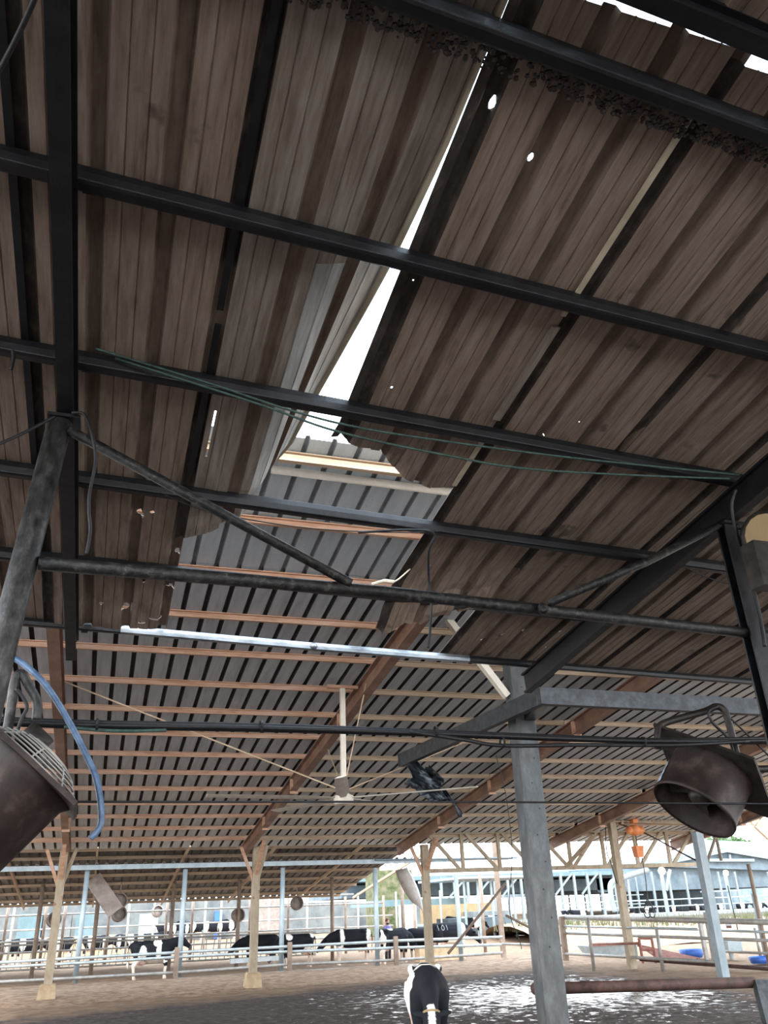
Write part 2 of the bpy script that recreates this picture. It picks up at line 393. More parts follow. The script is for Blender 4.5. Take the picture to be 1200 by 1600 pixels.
# far left sheets, seen left of the left rafter
near_sheet(S0 - 4 * W, .93, TOP, EAVE, M['sheet'], 'grimy brown roof sheet at the far left edge of the torn roof', deform=dent)
near_sheet(S0 - 3 * W, .93, TOP, EAVE, M['sheet'], 'brown roof sheet just left of the black vertical rafter, dark seam on its right', deform=dent)
def tornL0(u, v, p):
    if v > 6.4: p.z += -.05 * (v - 6.4) / .5 + .03 * noise.noise(Vector((p.x * 6, p.y * 3, 1)))
    return p + Vector((0, 0, .010 * noise.noise(Vector((p.x * 2, p.y, 3)))))
near_sheet(S0 - 2 * W, .93, TOP, 6.93, M['sheet'], 'brown roof sheet right of the left rafter with ragged holes near its low end',
           holes=[H(219, 805, .025, .03), H(238, 800, .015, .015), H(196, 947, .03, .04), H(158, 941, .012, .02), H(225, 906, .014, .05), H(266, 920, .035, .02), H(243, 961, .05, .012), H(222, 965, .03, .012), H(277, 865, .02, .03)], deform=tornL0, step=.2)
# torn and lifted sheet
def hold(v, tab):
    if v <= tab[0][0]: return tab[0][1]
    for (a, b1), (c_, d) in zip(tab, tab[1:]):
        if v <= c_:
            k = (v - a) / (c_ - a); return b1 + (d - b1) * k
    return tab[-1][1]
LT = [(1.5, 5), (2.2, 8), (2.54, 15), (2.9, 22), (3.5, 36), (4.08, 48), (4.74, 59), (5.44, 86)]
def lift(u, v, p):
    th = math.radians(hold(v, LT)); h0 = .32
    if u > h0:
        d = u - h0; rr = .22                                           # bend spread over .22
        k = min(1, d / rr); a = th * k; 
        arc = rr * k
        X = (math.sin(a) / a * arc if a > 1e-4 else arc); Zz = ((1 - math.cos(a)) / a * arc if a > 1e-4 else 0)
        if d > rr: X += (d - rr) * math.cos(th); Zz += (d - rr) * math.sin(th)
        pr = p.z - zn(v)
        p = Vector((S0 - W + h0 + X - pr * math.sin(a), p.y, zn(v) + Zz + pr * math.cos(a)))
    if v > 4.5:
        k = (v - 4.5); p.z += k * .05 * noise.noise(Vector((u * 9, v * 4, 2))) - .04 * k * (1 if u < .4 else 0)
    return p
def low_edge(lo, hi, fn):              # pulls the low end of a sheet to a ragged line
    def f(u, v, X, Yy, zz):
        end = fn(u); k = (v - lo) / (hi - lo)
        if v > lo:
            y2 = lo + (end - lo) * k; zz += zn(y2) - zn(v); return X, y2, zz
        return X, Yy, zz
    return f
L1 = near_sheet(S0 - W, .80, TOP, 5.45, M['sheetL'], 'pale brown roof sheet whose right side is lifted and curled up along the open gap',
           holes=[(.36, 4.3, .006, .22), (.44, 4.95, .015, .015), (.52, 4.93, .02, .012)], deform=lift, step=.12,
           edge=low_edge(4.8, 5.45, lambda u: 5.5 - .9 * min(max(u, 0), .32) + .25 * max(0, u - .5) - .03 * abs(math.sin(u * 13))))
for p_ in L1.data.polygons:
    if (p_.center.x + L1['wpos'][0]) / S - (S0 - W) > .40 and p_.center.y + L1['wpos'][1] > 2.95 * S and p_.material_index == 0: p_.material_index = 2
eb = MB(); prv = []
vv = [TOP + .12 + i * .12 for i in range(30)]
for i, v in enumerate(vv):
    p = lift(.80, v, Vector((S0 - W + .80, v, zn(v) + prof(.80)))); q = lift(.775, v, Vector((S0 - W + .775, v, zn(v))))
    th = math.radians(hold(v, LT)); wd = .036 if v < 3 else .036 - .01 * (v - 3)
    n_ = Vector((math.sin(th), 0, -math.cos(th)))
    eb.v += [p + n_ * .004, p + n_ * (.004 + wd), p + n_ * (.004 + wd) - Vector((.006, 0, 0)), p + n_ * .004 - Vector((.006, 0, 0))]
for i in range(len(vv) - 1):
    for k in range(4):
        a = i * 4 + k; b_ = i * 4 + (k + 1) % 4; eb.f.append((a, b_, b_ + 4, a + 4))
eb.build('turned_edge', M['lip'], parent=L1, label='cream unpainted turned edge')
near_sheet(S0, .93, TOP, 4.55, M['sheet'], 'dark brown roof sheet right of the sky gap, torn off short at its low end',
           holes=[H(770, 167, .012, .03), H(830, 253, .012, .02), H(758, 80, .006, .008), H(612, 605, .006, .008), H(646, 445, .004, .005), H(592, 545, .004, .004), H(545, 690, .004, .004)], deform=lambda u, v, p: p + Vector((0, 0, (.10 * max(0, v - 4.05) if u < .45 else .0) + .02 * max(0, v - 3.9) * noise.noise(Vector((u * 12, v * 5, 0)))) ), step=.15,
           t0=-.085, edge=low_edge(4.0, 4.55, lambda u: 4.26 + .30 * max(0, min(1, u / .55)) ** 1.5 + .02 * math.sin(u * 21) + .012 * math.sin(u * 67)))
def flap(u, v, p):
    if v > 5.6:
        kk = (v - 5.6) / .8; side = 1 - .75 * min(1, max(0, u) / .9)
        p = Vector((p.x - .03 * kk * side, p.y - .05 * kk, p.z - side * .20 * kk * kk + .05 * kk * noise.noise(Vector((u * 7, v * 5, 8)))))
    return p
near_sheet(S0 + W, .93, TOP, 6.45, M['sheet'], 'brown roof sheet with a drooping crumpled low end above the long pipe',
           holes=[H(895, 463, .006, .015), H(850, 684, .004, .004), H(905, 659, .004, .004), H(668, 888, .008, .012), H(1088, 151, .012, .012)], deform=flap, step=.12, edge=low_edge(5.2, 6.45, lambda u: 6.42 - .42 * max(0, u) + .05 * math.sin(u * 23)))
near_sheet(S0 + 2 * W, .93, TOP, EAVE, M['sheet'], 'roof sheet right of the pale lap strip with a bright round hole in it',
           holes=[H(965, 632, .014, .03), H(893, 660, .005, .005), H(785, 990, .008, .02), H(818, 989, .008, .02), H(752, 998, .006, .01), H(1095, 154, .01, .012), H(949, 643, .004, .03)], deform=dent)
near_sheet(S0 + 3 * W, .93, TOP, EAVE, M['sheet'], 'brown roof sheet passing left of the right rafter, tiny holes at its low end',
           holes=[H(875, 987, .010, .02), H(853, 1012, .005, .01), H(993, 890, .012, .012)], deform=dent)
for k, lab in enumerate(['brown roof sheet directly above the right hand rafter', 'brown roof sheet just right of the right hand rafter', 'brown roof sheet above the dark right column',
                         'roof sheet second right of the dark right column', 'roof sheet at the right picture edge near the eave', 'outermost roof sheet on the right end of the dark roof']):
    near_sheet(S0 + (4 + k) * W, .93, TOP, EAVE, M['sheet'], lab, deform=dent, holes=[H(1022, 992, .006, .01), H(1000, 1039, .006, .01)] if k == 1 else ())
MB().tube(spline([A(581, 913, 5.6), A(600, 908, 5.62), (A(618, 908, 5.62)), A(641, 889, 5.62)], 4), [.012] * 4 + [.016] * 4 + [.006] * 5, 6).build('torn_edge_strip', M['lip'], label='bright bent strip at the torn corner above the long tie pipe', cat='metal strip')
# pale lap strips hanging from seam between second and third right sheets
for (ya, yb, wd, lab) in ((1.78, 2.94, .028, 'cream lap strip on the seam right of the sky gap, between the two topmost purlins'), (3.02, 3.80, .05, 'yellow-brown lap strip lower on the same seam, above the green cables'), (4.0, 4.5, .03, 'short pale lap strip beside the torn low end')):
    xx = S0 + W - .055
    MB().bar((xx, ya, zn(ya) - .012), (xx, yb, zn(yb) - .012), wd, .012).build('lap_strip', M['lip'] if wd < .04 else M['sheetL'], label=lab, cat='metal strip')
for (ya, yb, x_, lab) in ((1.62, 3.3, .28, 'black gap strip along the seam crossing the two upper purlins left of the sky gap'), (3.4, 4.7, .285, 'black strip on the same left seam between the third and fourth purlins'), (2.0, 5.8, -.64, 'dark dirty lap strip left of the black rafter')):
    MB().bar((x_, ya, zn(ya) - .010), (x_, yb, zn(yb) - .010), .035, .012).build('lap_strip', M['black'], label=lab, cat='metal strip')
# purlins
PY = [1.64, 2.70, 3.79, 4.86, 5.91, 6.99]
plab = ['grime-crusted black purlin at the ridge edge in the top right corner', 'thick black purlin crossing the middle of the sky gap', 'black purlin with green cables tied under it',
        'black purlin passing under the torn sheet ends', 'black purlin just above the long sooty tie pipe', 'lowest purlin at the eave of the dark roof, part bare silver metal']
def PP(y, x, dz=0): yy = y + SK * x; return Vector((x, yy, zn(yy) - .045 + dz))
for i, y in enumerate(PY):
    mb = MB(); r_ = [(-.035, -.04), (-.02, -.048), (.02, -.048), (.035, -.04), (.04, 0), (.035, .04), (-.035, .04), (-.04, 0)]
    z = zn(y) - .045
    if i == 5:
        o = thing('purlin', PP(y, 2.9), plab[5], 'purlin')
        r5 = [(a * .8, b_ * .72) for a, b_ in r_]
        MB().prism(r5, PP(y, -3), PP(y, -.05)).build('steel_length', M['black'], o, smooth=False)
        MB().prism(r5, PP(y, -.05), PP(y, 1.62, -.012)).build('steel_length', M['silver'], o, label='bare silver length')
        MB().prism(r5, PP(y, 1.62, -.012), PP(y, 3.2, -.01)).build('steel_length', M['silver'], o, label='bare silver length right of the joint')
        MB().prism(r5, PP(y, 3.2, -.01), PP(y, 9.6)).build('steel_length', M['black'], o)
        MB().ell(PP(y, 1.63, -.015) + Vector((0, -.02, 0)), (.04, .04, .032)).build('joint_knob', M['silver'], o, smooth=True)
    else:
        mb.prism(r_, PP(y, -3.0), PP(y, 9.6)).build('purlin', M['black'], label=plab[i], cat='purlin', smooth=False, bevel=.006)
# grime crust hanging on the ridge purlin
gr = MB()
for i in range(1500):
    x = -.2 + random.random() * 5; y = 1.68 + SK * x + random.random() * .10; z = zn(y) - .02 - random.random() * .02
    s_ = .005 + random.random() * .010
    gr.ell((x, y, z), (s_, s_, s_ * .8), 5, 3)
gr.build('cobweb_grime', M['sheetD'], label='fuzzy black cobweb grime along the ridge purlin', cat='grime', kind='stuff')
# rafters
for x, lab, y1 in ((-.415, 'black vertical rafter crossing the left of the picture', 7.10), (3.90, 'black rafter running down to the right column and past the eave', 7.38)):
    ya = .4
    o = thing('rafter', (x, ya, zn(ya) - .3), lab, 'rafter')
    MB().ibeam((x, ya, zn(ya) - .19), (x, y1, zn(y1) - .19), .078, .20).build('beam', M['black'], o)
    for y in PY: MB().box((x + .08, y + SK * x + .03, zn(y + SK * x) - .06), (.05, .02, .06)).build('purlin_cleat', M['black'], o)
# ridge: milky cap, beam and the slope behind
mbr = MB(); xs_ = [-3 + .12 * i for i in range(106)]
for x in xs_:
    for y, z in ((1.22, .10), (1.42, .14), (1.66, .10)):
        mbr.v.append(Vector((x, y + SK * x, zn(1.5) + z)))
for i in range(len(xs_) - 1):
    for k in range(2):
        a = i * 3 + k; mbr.f.append((a, a + 1, a + 4, a + 3))
mbr.build('ridge_skylight', M['milk'], label='milky translucent ridge cap glowing white in the top right corner', cat='ridge cap', solid=.003)
MB().ibeam((-3, 1.345 - 3 * SK, zn(1.6) - .02), (9.6, 1.345 + 9.6 * SK, zn(1.6) - .02), .07, .12).build('ridge_beam', M['black'], label='heavy black ridge beam along the white strip, top right', cat='beam')
for k in range(14):
    x0 = -2.9 + k * W
    us = prof_breaks(-.042, .93); mb = MB(); nu = len(us)
    for y in (1.42, .6, -.6, -2.2, -4.5):
        for u in us: mb.v.append(Vector((x0 + u, y + SK * x0, zn(1.6) + .05 + prof(u) - SL * (1.5 - y))))
    for j in range(4):
        for i in range(nu - 1):
            a = j * nu + i; mb.f.append((a, a + 1, a + nu + 1, a + nu))
    mb.build('roof_sheet', M['sheet'], label=f'brown roof sheet on the slope behind the ridge, {nth(k)} from its left end', cat='roof sheet', solid=.003)

# ================================================================== COLUMN FRAME of the near roof
def YC(px): return 3.95 + .24 * (px - 95) / 1040
def B(x, y, d=0): return A(x, y, YC(x) + d)
pt = B(95, 655); zc = zn(pt.y) - .29
colL = thing('pipe_column', (-.45, pt.y, 0), 'thick sooty round pipe column leaning up at the left edge', 'column')
c1 = A(8, 994, pt.y); c2 = Vector((c1.x + (c1.x - pt.x) * c1.z / (zc - c1.z) * .7, pt.y, 0))
MB().tube([c2, c1, (pt.x, pt.y, zc)], .061, 20).build('shaft', M['post_pipe'], colL, smooth=True)
MB().box((pt.x + .02, pt.y, zc - .005), (.16, .15, .018)).build('top_plate', M['black'], colL)
qt = B(1132, 820); zc = zn(qt.y) - .29
colR = thing('channel_column', (3.9, qt.y, 0), 'dark steel column at the right edge under the right rafter', 'column')
MB().cbeam((3.93, qt.y, 0), (qt.x + .02, qt.y, zc), .12, .09, up=Vector((0, 1, 0))).build('shaft', M['black'], colR)
MB().box((qt.x + .02, qt.y, zc - .005), (.16, .15, .018)).build('top_plate', M['black'], colR)
MB().tube([B(60, 880), B(600, 925), B(1175, 990)], .035, 14).build('tie_pipe', M['blackr'], label='long sooty tie pipe running across from left column to right column', cat='pipe', smooth=True)
MB().tube([B(108, 672, -.03), B(548, 912, -.03)], .027, 12).build('brace_pipe', M['blackr'], label='slanting black brace pipe from the left column head to the tie pipe', cat='pipe', smooth=True)
o = thing('brace_pipe', B(845, 950, -.05), 'slanting brace pipe with a flattened end by the right rafter', 'pipe')
MB().tube([B(1135, 815), B(1010, 878, -.04), B(860, 942, -.05)], [.027, .027, .023], 12).build('tube', M['blackr'], o, smooth=True)
MB().lathe(B(849, 951, -.07), ray(849, 951) * -1, [(.015, .02), (.03, .015), (.034, 0), (.03, -.02)], 12).build('open_end', M['blackr'], o, smooth=True)
# cables
def cable(name, pts, r_, mat, label, cat='cable', n=8, parent=None):
    return MB().tube(spline(pts, n), r_, 8).build(name, mat, parent, label=label, cat=cat, smooth=True)
cable('green_cable', [A(150, 545, 3.72), A(330, 600, 3.70), A(450, 640, 3.66), A(560, 668, 3.68), A(700, 690, 3.7), A(900, 716, 3.72), A(1155, 742, 3.75)], .0065, M['green'], 'upper thin green cable slung under the third black purlin')
cable('green_cable', [A(180, 560, 3.70), A(400, 630, 3.68), A(530, 675, 3.64), A(700, 712, 3.62), A(820, 732, 3.64), A(980, 742, 3.68), A(1140, 748, 3.74)], .0065, M['green'], 'lower sagging green cable hanging below the sky gap')
cable('wire', [A(250, 770, 4.8), A(330, 800, 4.75), A(480, 825, 4.7), A(620, 832, 4.75), A(690, 830, 4.8)], .004, M['cable'], 'thin wire hung along the fourth black purlin')
hb = thing('cable_bundle', A(600, 1140, 5.0), 'thick bundle of black cables strung across in front of both fans', 'cable')
for dy, yo, mt in ((0, 0, 'cable'), (7, .02, 'cable'), (4, -.02, 'cable')):
    cable('strand', [A(-30, 1122 + dy, 5.0 + yo), A(150, 1129 + dy, 5.0 + yo), A(400, 1133 + dy, 5.0 + yo), A(620, 1141 + dy * .7, 5.0 + yo), A(850, 1150 + dy * .6, 5.0 + yo), A(1030, 1156 + dy * .5, 5.0 + yo), A(1230, 1153 + dy, 5.0 + yo)], .014, M[mt], None, None, parent=hb)
cable('strand', [A(100, 1136, 4.97), A(180, 1142, 4.97), A(260, 1141, 4.97)], .010, M['green'], 'green strand', None, parent=hb)
cable('strand', [A(640, 1143, 4.97), A(720, 1155, 4.97), A(785, 1165, 4.97), A(900, 1164, 4.97), A(1060, 1164, 4.97), A(1170, 1158, 4.97)], .013, M['cable'], 'strand sagging below the rest', None, parent=hb)
for x, y in ((152, 1132), (408, 1135), (681, 1143), (785, 1160), (1005, 1159)):
    MB().lathe(A(x, y, 4.97), (1, 0, 0), [(.034, -.008), (.036, 0), (.034, .008)], 10).build('cable_tie', M['cable'], hb)
cable('wire', [A(-30, 1253, 5.0), A(300, 1253, 5.0), A(700, 1253, 5.0), A(1230, 1256, 5.0)], .006, M['cable'], 'thin straight black wire crossing the whole view below the cable bundle', 'wire')
cable('hanging_cable', [A(560, 832, 4.72), A(640, 828, 4.72), A(678, 834, 4.72), A(670, 862, 4.8), A(670, 905, 5.0), A(674, 940, 5.05), A(672, 985, 5.05), A(669, 1012, 5.05)], .009, M['cable'], 'black cable hanging straight down in front of the crumpled sheet')
cable('hanging_cable', [A(112, 645, 3.85), A(132, 648, 3.85), A(144, 680, 3.8), A(149, 720, 3.8), A(140, 770, 3.8), A(139, 800, 3.8), A(141, 830, 3.8), A(135, 866, 3.8)], .008, M['cable'], 'loose black cable dangling right of the left column head')
cable('wire', [A(-20, 702, 3.8), A(40, 675, 3.85), A(90, 648, 3.9)], .008, M['cable'], 'thin black wire reaching the left column head from the left', 'wire')
cable('hanging_cable', [A(62, -20, 1.75), A(40, 30, 1.85), A(18, 75, 1.95), A(-12, 130, 2.1)], .009, M['cable'], 'black cable curving across the top left corner')
cable('hanging_cable', [A(20, 548, 3.7), A(21, 560, 3.7), A(17, 577, 3.7)], .009, M['cable'], 'short cable end dangling from the third purlin, far left')
cable('hose', [A(10, 1022, 4.95), A(40, 1040, 4.9), A(75, 1075, 4.85), A(108, 1128, 4.85), A(130, 1170, 4.85), A(150, 1215, 4.85), A(158, 1262, 4.85), A(156, 1292, 4.85), A(141, 1310, 4.85)], .017, M['hose'], 'curved blue hose hanging beside the left fan', 'hose')
cable('wire', [A(1063, 882, 4.9), A(1100, 900, 4.9), A(1140, 912, 4.9), A(1210, 917, 4.9)], .005, M['cable'], 'thin wire crossing behind the right column', 'wire')
cable('hanging_cable', [A(1150, 765, 3.85), A(1143, 790, 3.9), A(1150, 830, 3.95), A(1165, 880, 4.05), A(1185, 950, 4.1), A(1195, 1010, 4.1)], .011, M['cable'], 'dark cable running down the right column')
cable('wire', [A(1150, 826, 3.98), A(1162, 829, 3.98), A(1160, 842, 3.98)], .006, M['cable'], 'frayed wire ends sticking out at the right column head', 'wire')
ob = thing('lamp_housing', A(1195, 850, 3.85), 'dirty old lamp housing with pale yellow face at the right edge', 'lamp')
MB().lathe(A(1200, 838, 3.85), Vector((-.3, -1, -.3)), [(.0, -.16), (.12, -.15), (.17, -.02), (.175, .0), (.15, .01)], 16).build('shell', M['dark_iron'], ob, smooth=True)
MB().lathe(A(1200, 838, 3.82), Vector((-.3, -1, -.3)), [(.0, .0), (.15, .0)], 16).build('lens', M['yellow'], ob, label='pale yellow lens')
MB().box(A(1195, 885, 3.87), (.2, .12, .3)).build('bracket', M['dark_iron'], ob)

# ================================================================== RIGHT DRUM FAN
def frame_n(px, py, Yv, dx, dy, ratio):
    v = ray(px, py).normalized(); dd = (R @ Vector((dx, dy, 0))); dd -= v * dd.dot(v); dd.normalize()
    return (dd * math.sqrt(1 - ratio * ratio) - v * ratio).normalized(), A(px, py, Yv)
n_, c_ = frame_n(1083, 1266, 5.3, -.44, .90, .42)
fan = thing('drum_fan', c_, 'rusty brown drum fan with open round mouth hanging on the right', 'fan')
MB().lathe(c_, n_, [(.290, 0), (.297, 0), (.300, -.02), (.292, -.03), (.285, -.32), (.30, -.36)], 40).build('drum', M['fan_iron'], fan, smooth=True, solid=.006)
MB().lathe(c_, n_, [(.0, -.30), (.28, -.31)], 30).build('guard_back', M['dark_iron'], fan)
a_ = (R @ Vector((.93, .40, .05))); a_ = (a_ - n_ * a_.dot(n_)).normalized(); b_ = n_.cross(a_)
bc = c_ - n_ * .345
mb = MB(); q = [bc + a_ * .56 + b_ * .03, bc + b_ * .50, bc - a_ * .54, bc - b_ * .50]
mb.add(q + [p - n_ * .02 for p in q], [(0, 1, 2, 3), (7, 6, 5, 4), (0, 4, 5, 1), (1, 5, 6, 2), (2, 6, 7, 3), (3, 7, 4, 0)])
mb.build('square_plate', M['dark_iron'], fan)
MB().lathe(c_ - n_ * .16, n_, [(0, -.1), (.07, -.1), (.08, -.08), (.08, .06), (.05, .09), (0, .09)], 16).build('motor', M['dark_iron'], fan, smooth=True)
for k in range(5):
    a = k * 2 * math.pi / 5 + .3; d = (a_ * math.cos(a) + b_ * math.sin(a)); e = n_.cross(d)
    MB().add([c_ - n_ * .18 + d * .07 - e * .03, c_ - n_ * .18 + d * .26 - e * .07, c_ - n_ * .13 + d * .26 + e * .07, c_ - n_ * .15 + d * .07 + e * .03], [(0, 1, 2, 3)]).build('blade', M['dark_iron'], fan, solid=.008)
# find angle for stain: direction on drum towards pixel (1045,1205)
u_ = n_.orthogonal().normalized(); v_ = n_.cross(u_)
best = min(range(72), key=lambda k: ((lambda P: (P - A(1040, 1205, P.y)).length)(c_ - n_ * .15 + (u_ * math.cos(k * math.pi / 36) + v_ * math.sin(k * math.pi / 36)) * .293) if ((u_ * math.cos(k * math.pi / 36) + v_ * math.sin(k * math.pi / 36)).dot(ray(1045, 1205)) < 0) else 9))
an = best * math.pi / 36
mb = MB()
for i in range(9):
    t_ = i / 8; h = -.03 - .21 * t_; wd = .15 * (1 - t_) + .02 + .02 * math.sin(i * 2.3)
    for s_ in (-1, 0, 1):
        a = an + s_ * wd; mb.v.append(c_ + n_ * h + (u_ * math.cos(a) + v_ * math.sin(a)) * .2985)
for i in range(8):
    for k in range(2): a = i * 3 + k; mb.f.append((a, a + 1, a + 4, a + 3))
mb.build('paint_streak', M['stain'], fan, label='pale blue streak')
MB().tube(spline([A(1028, 1170, 5.3), A(1028, 1145, 5.3), A(1034, 1132, 5.3), A(1060, 1123, 5.28), A(1100, 1112, 5.25), A(1120, 1104, 5.22), A(1133, 1113, 5.2), A(1143, 1145, 5.2), A(1152, 1180, 5.2), A(1166, 1200, 5.2), A(1210, 1201, 5.2)], 5), .027, 10).build('hanging_bracket', M['dark_iron'], fan, smooth=True)
MB().tube(spline([A(1120, 1104, 5.18), A(1107, 1112, 5.18), A(1114, 1130, 5.18), A(1133, 1148, 5.18), A(1143, 1165, 5.18), A(1147, 1182, 5.18)], 5), .011, 8).build('power_cable', M['cable'], fan, smooth=True)
for p in ([(1132, 1190), (1130, 1212)], [(1142, 1222), (1138, 1250)], [(1160, 1205), (1150, 1235)]):
    MB().tube([A(p[0][0], p[0][1], 5.08), A(p[1][0], p[1][1], 5.08)], .02, 6).build('clamp_strap', M['dark_iron'], fan)
cable('wire', [A(1142, 1123, 5.1), A(1170, 1150, 5.1), A(1215, 1195, 5.1)], .007, M['cable'], 'taut black wire right of the drum fan bracket', 'wire')

# ================================================================== LEFT DRUM FAN
n_, c_ = frame_n(45, 1205, 4.75, -.72, .69, .08)
lf = thing('drum_fan', c_, 'dark drum fan with wire guard cut by the left picture edge', 'fan')
a_ = (R @ Vector((.80, .60, 0))); a_ = (a_ - n_ * a_.dot(n_)).normalized(); b_ = n_.cross(a_)
bc = c_ - n_ * .0
MB().lathe(c_, n_, [(.245, .56), (.255, .55), (.265, .04), (.29, 0)], 36).build('drum', M['fan_iron'], lf, smooth=True, solid=.006)
mb = MB(); q = [bc + a_ * sx_ * .32 + b_ * sy_ * .32 for sx_, sy_ in ((1, 1), (-1, 1), (-1, -1), (1, -1))]
mb.add(q + [p - n_ * .025 for p in q], [(0, 1, 2, 3), (7, 6, 5, 4), (0, 4, 5, 1), (1, 5, 6, 2), (2, 6, 7, 3), (3, 7, 4, 0)])
mb.build('square_plate', M['fan_iron'], lf)
wg = MB().lathe(bc - n_ * .135, n_, [(0, 0), (.05, .0), (.055, .012), (0, .012)], 14).build('wire_guard', M['rail'], lf)
for k in range(9):
    r_ = .295 - k * .028; h = -.03 - .10 * math.sin(min(1, k / 7) * 1.5)
    pts = [bc + n_ * h + (a_ * math.cos(t_ * math.pi / 14) + b_ * math.sin(t_ * math.pi / 14)) * r_ for t_ in range(29)]
    MB().tube(pts, .005, 5, False).build('guard_ring', M['rail'], wg)
for k in range(8):
    d = a_ * math.cos(k * math.pi / 4) + b_ * math.sin(k * math.pi / 4)
    MB().tube([bc + d * .30 - n_ * .02, bc + d * .2 - n_ * .10, bc + d * .06 - n_ * .135], .005, 5).build('guard_spoke', M['rail'], wg)
MB().tube([A(40, 1170, 4.72), A(68, 1143, 4.72)], .075, 14).build('motor', M['dark_iron'], lf, smooth=True)
MB().tube(spline([A(-10, 1200, 4.8), A(8, 1160, 4.8), A(18, 1100, 4.8), A(24, 1062, 4.8), A(34, 1053, 4.8), A(44, 1070, 4.8), A(58, 1098, 4.8), A(57, 1125, 4.8)], 5), .026, 10).build('hanging_bracket', M['post_pipe'], lf, smooth=True)
MB().tube(spline([A(25, 1075, 4.75), A(42, 1102, 4.75), A(33, 1125, 4.75), A(26, 1155, 4.75), A(48, 1168, 4.75)], 5), .010, 8).build('power_cable', M['cable'], lf, smooth=True)

# ================================================================== FAR ROOF
ZF = 6.7
def zf(y): return ZF - SL * y
M['rib_shade'] = material('painted_rib_shade', [(.03, .03, .03), (.09, .09, .09)], (6, 2, 6), .9)  # recess shade painted as near-black colour on the far rib faces
M['rib_shade_upper'] = material('painted_rib_shade_upper', [(.16, .18, .20), (.28, .31, .33)], (6, 2, 6), .8)  # milder recess shade painted on the upper course's rib faces
def far_sheet(name, x0, x1, y0, y1, pitch, wb, h, mat, gmat, dz=0., **kw):
    mb = MB(); us = []; x = x0
    while x < x1:
        us += [(x, 0), (x + pitch - wb, 0), (x + pitch - wb * .8, h), (x + pitch - wb * .2, h)]; x += pitch
    nu = len(us); ys = [y0, y1]
    for y in ys:
        for a, b in us: mb.v.append(Vector((a, y, zf(y) + b + dz)))
    for i in range(nu - 1): mb.f.append((i, i + 1, i + nu + 1, i + nu))
    o = mb.build(name, mat, solid=.003, **kw); o.data.materials.append(gmat)
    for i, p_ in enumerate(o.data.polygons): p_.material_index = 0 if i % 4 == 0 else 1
    return o
far_sheet('ceiling', -5.5, 18.4, 9.3, 25.1, .27, .068, .055, M['far'], M['rib_shade'], kind='structure')
far_sheet('ceiling', -5.5, 18.4, 6.72, 9.5, .27, .06, .035, M['far2'], M['rib_shade_upper'], dz=.012, kind='structure')
FX = [-.88, 3.70, 8.28, 13.05, 17.75]
rows = [6.95 + 1.2 * k for k in range(15)]
segs = [(-5.5, FX[0]), (FX[0], FX[1]), (FX[1], FX[2]), (FX[2], FX[3]), (FX[3], 18.4)]
bays = ['left end', 'second', 'middle', 'fourth', 'right end']
for k, y in enumerate(rows):
    for j, (xa, xb) in enumerate(segs):
        off = 0 if j % 2 == 0 else .05
        off = .0 if j < 2 else (.045 if j == 2 else .01)
        z = zf(y + off) - .045
        mt = M['salmon'] if (j < 2) else M['tan']
        if k == 0: mt = M['tan']
        MB().cbeam((xa - .05, y + off, z), (xb + .05, y + off, z), .05, .09 if k < 14 else .12).build(
            'purlin', mt, label=f"{'salmon' if mt is M['salmon'] else 'tan'} purlin, {bays[j]} bay of the pale roof, {nth(k)} down from the top", cat='purlin', group='thin purlins under the pale roof')
MB().tube([A(424, 733, 7.25), A(712, 770, 7.22)], .045, 12).build('ridge_pipe', M['whiteb'], label='white pipe below the high edge of the pale roof, seen through the gap', cat='pipe', smooth=True)
MB().bar((1.1, 6.90, zf(6.9) - .11), (3.2, 6.90, zf(6.9) - .11), .06, .07).build('wood_batten', M['tan'], label='pale timber batten along the high edge of the pale roof', cat='batten')
for j, x in enumerate(FX):
    ya, yb = (6.9, 23.7)
    o = thing('rafter', (x, 23.7, zf(23.7) - .4), f'brown steel rafter under the pale roof, {nth(j)} from the left', 'rafter')
    za = lambda y: zf(y) - .09 - .14
    bm2 = MB().ibeam((x, ya, za(ya)), (x, yb + 1.1, za(yb + 1.1)), .15, .27, .02).build('beam', M['rust_beam'], o)
    for y in (13.9, 17.9, 21.2):
        MB().box((x + .02, y, za(y) - .02), (.17, .06, .32)).build('splice_plate', M['salmon'], bm2, label='orange primed splice plate')
# support posts with braces, footings
PX = [(-.93, 'leftmost'), (3.93, 'second'), (8.72, 'third')]
YP = 23.7
for x, nm in PX:
    zt = zf(YP) - .3
    o = thing('barn_post', (x, YP, 0), f'{nm} cream steel post under the pale roof edge, rusty braces at its head', 'post')
    MB().bar((x, YP, .3), (x, YP, zt), .19, .19, up=Vector((0, 1, 0))).build('shaft', M['cream'], o)
    mb = MB(); c0 = .21
    mb.loft([[(x + a * s_ * c0, YP + b * s_ * c0, z) for a, b in ((-1, -1), (1, -1), (1, 1), (-1, 1))] for z, s_ in ((-.1, 1.05), (.30, .85), (.34, .75))]).build('footing', M['footing'], o)
    MB().bar((x, YP, zt - .7), (x + .02, YP - 1.0, zf(YP - 1) - .34), .09, .09).build('brace', M['salmon'], o)
    MB().bar((x, YP, zt - .95), (x + .28, YP + .05, zt + .05), .09, .09).build('brace', M['cream'], o)
    MB().bar((x, YP, zt - .95), (x - .42, YP + .02, zt + .02), .08, .08).build('brace', M['salmon'], o)
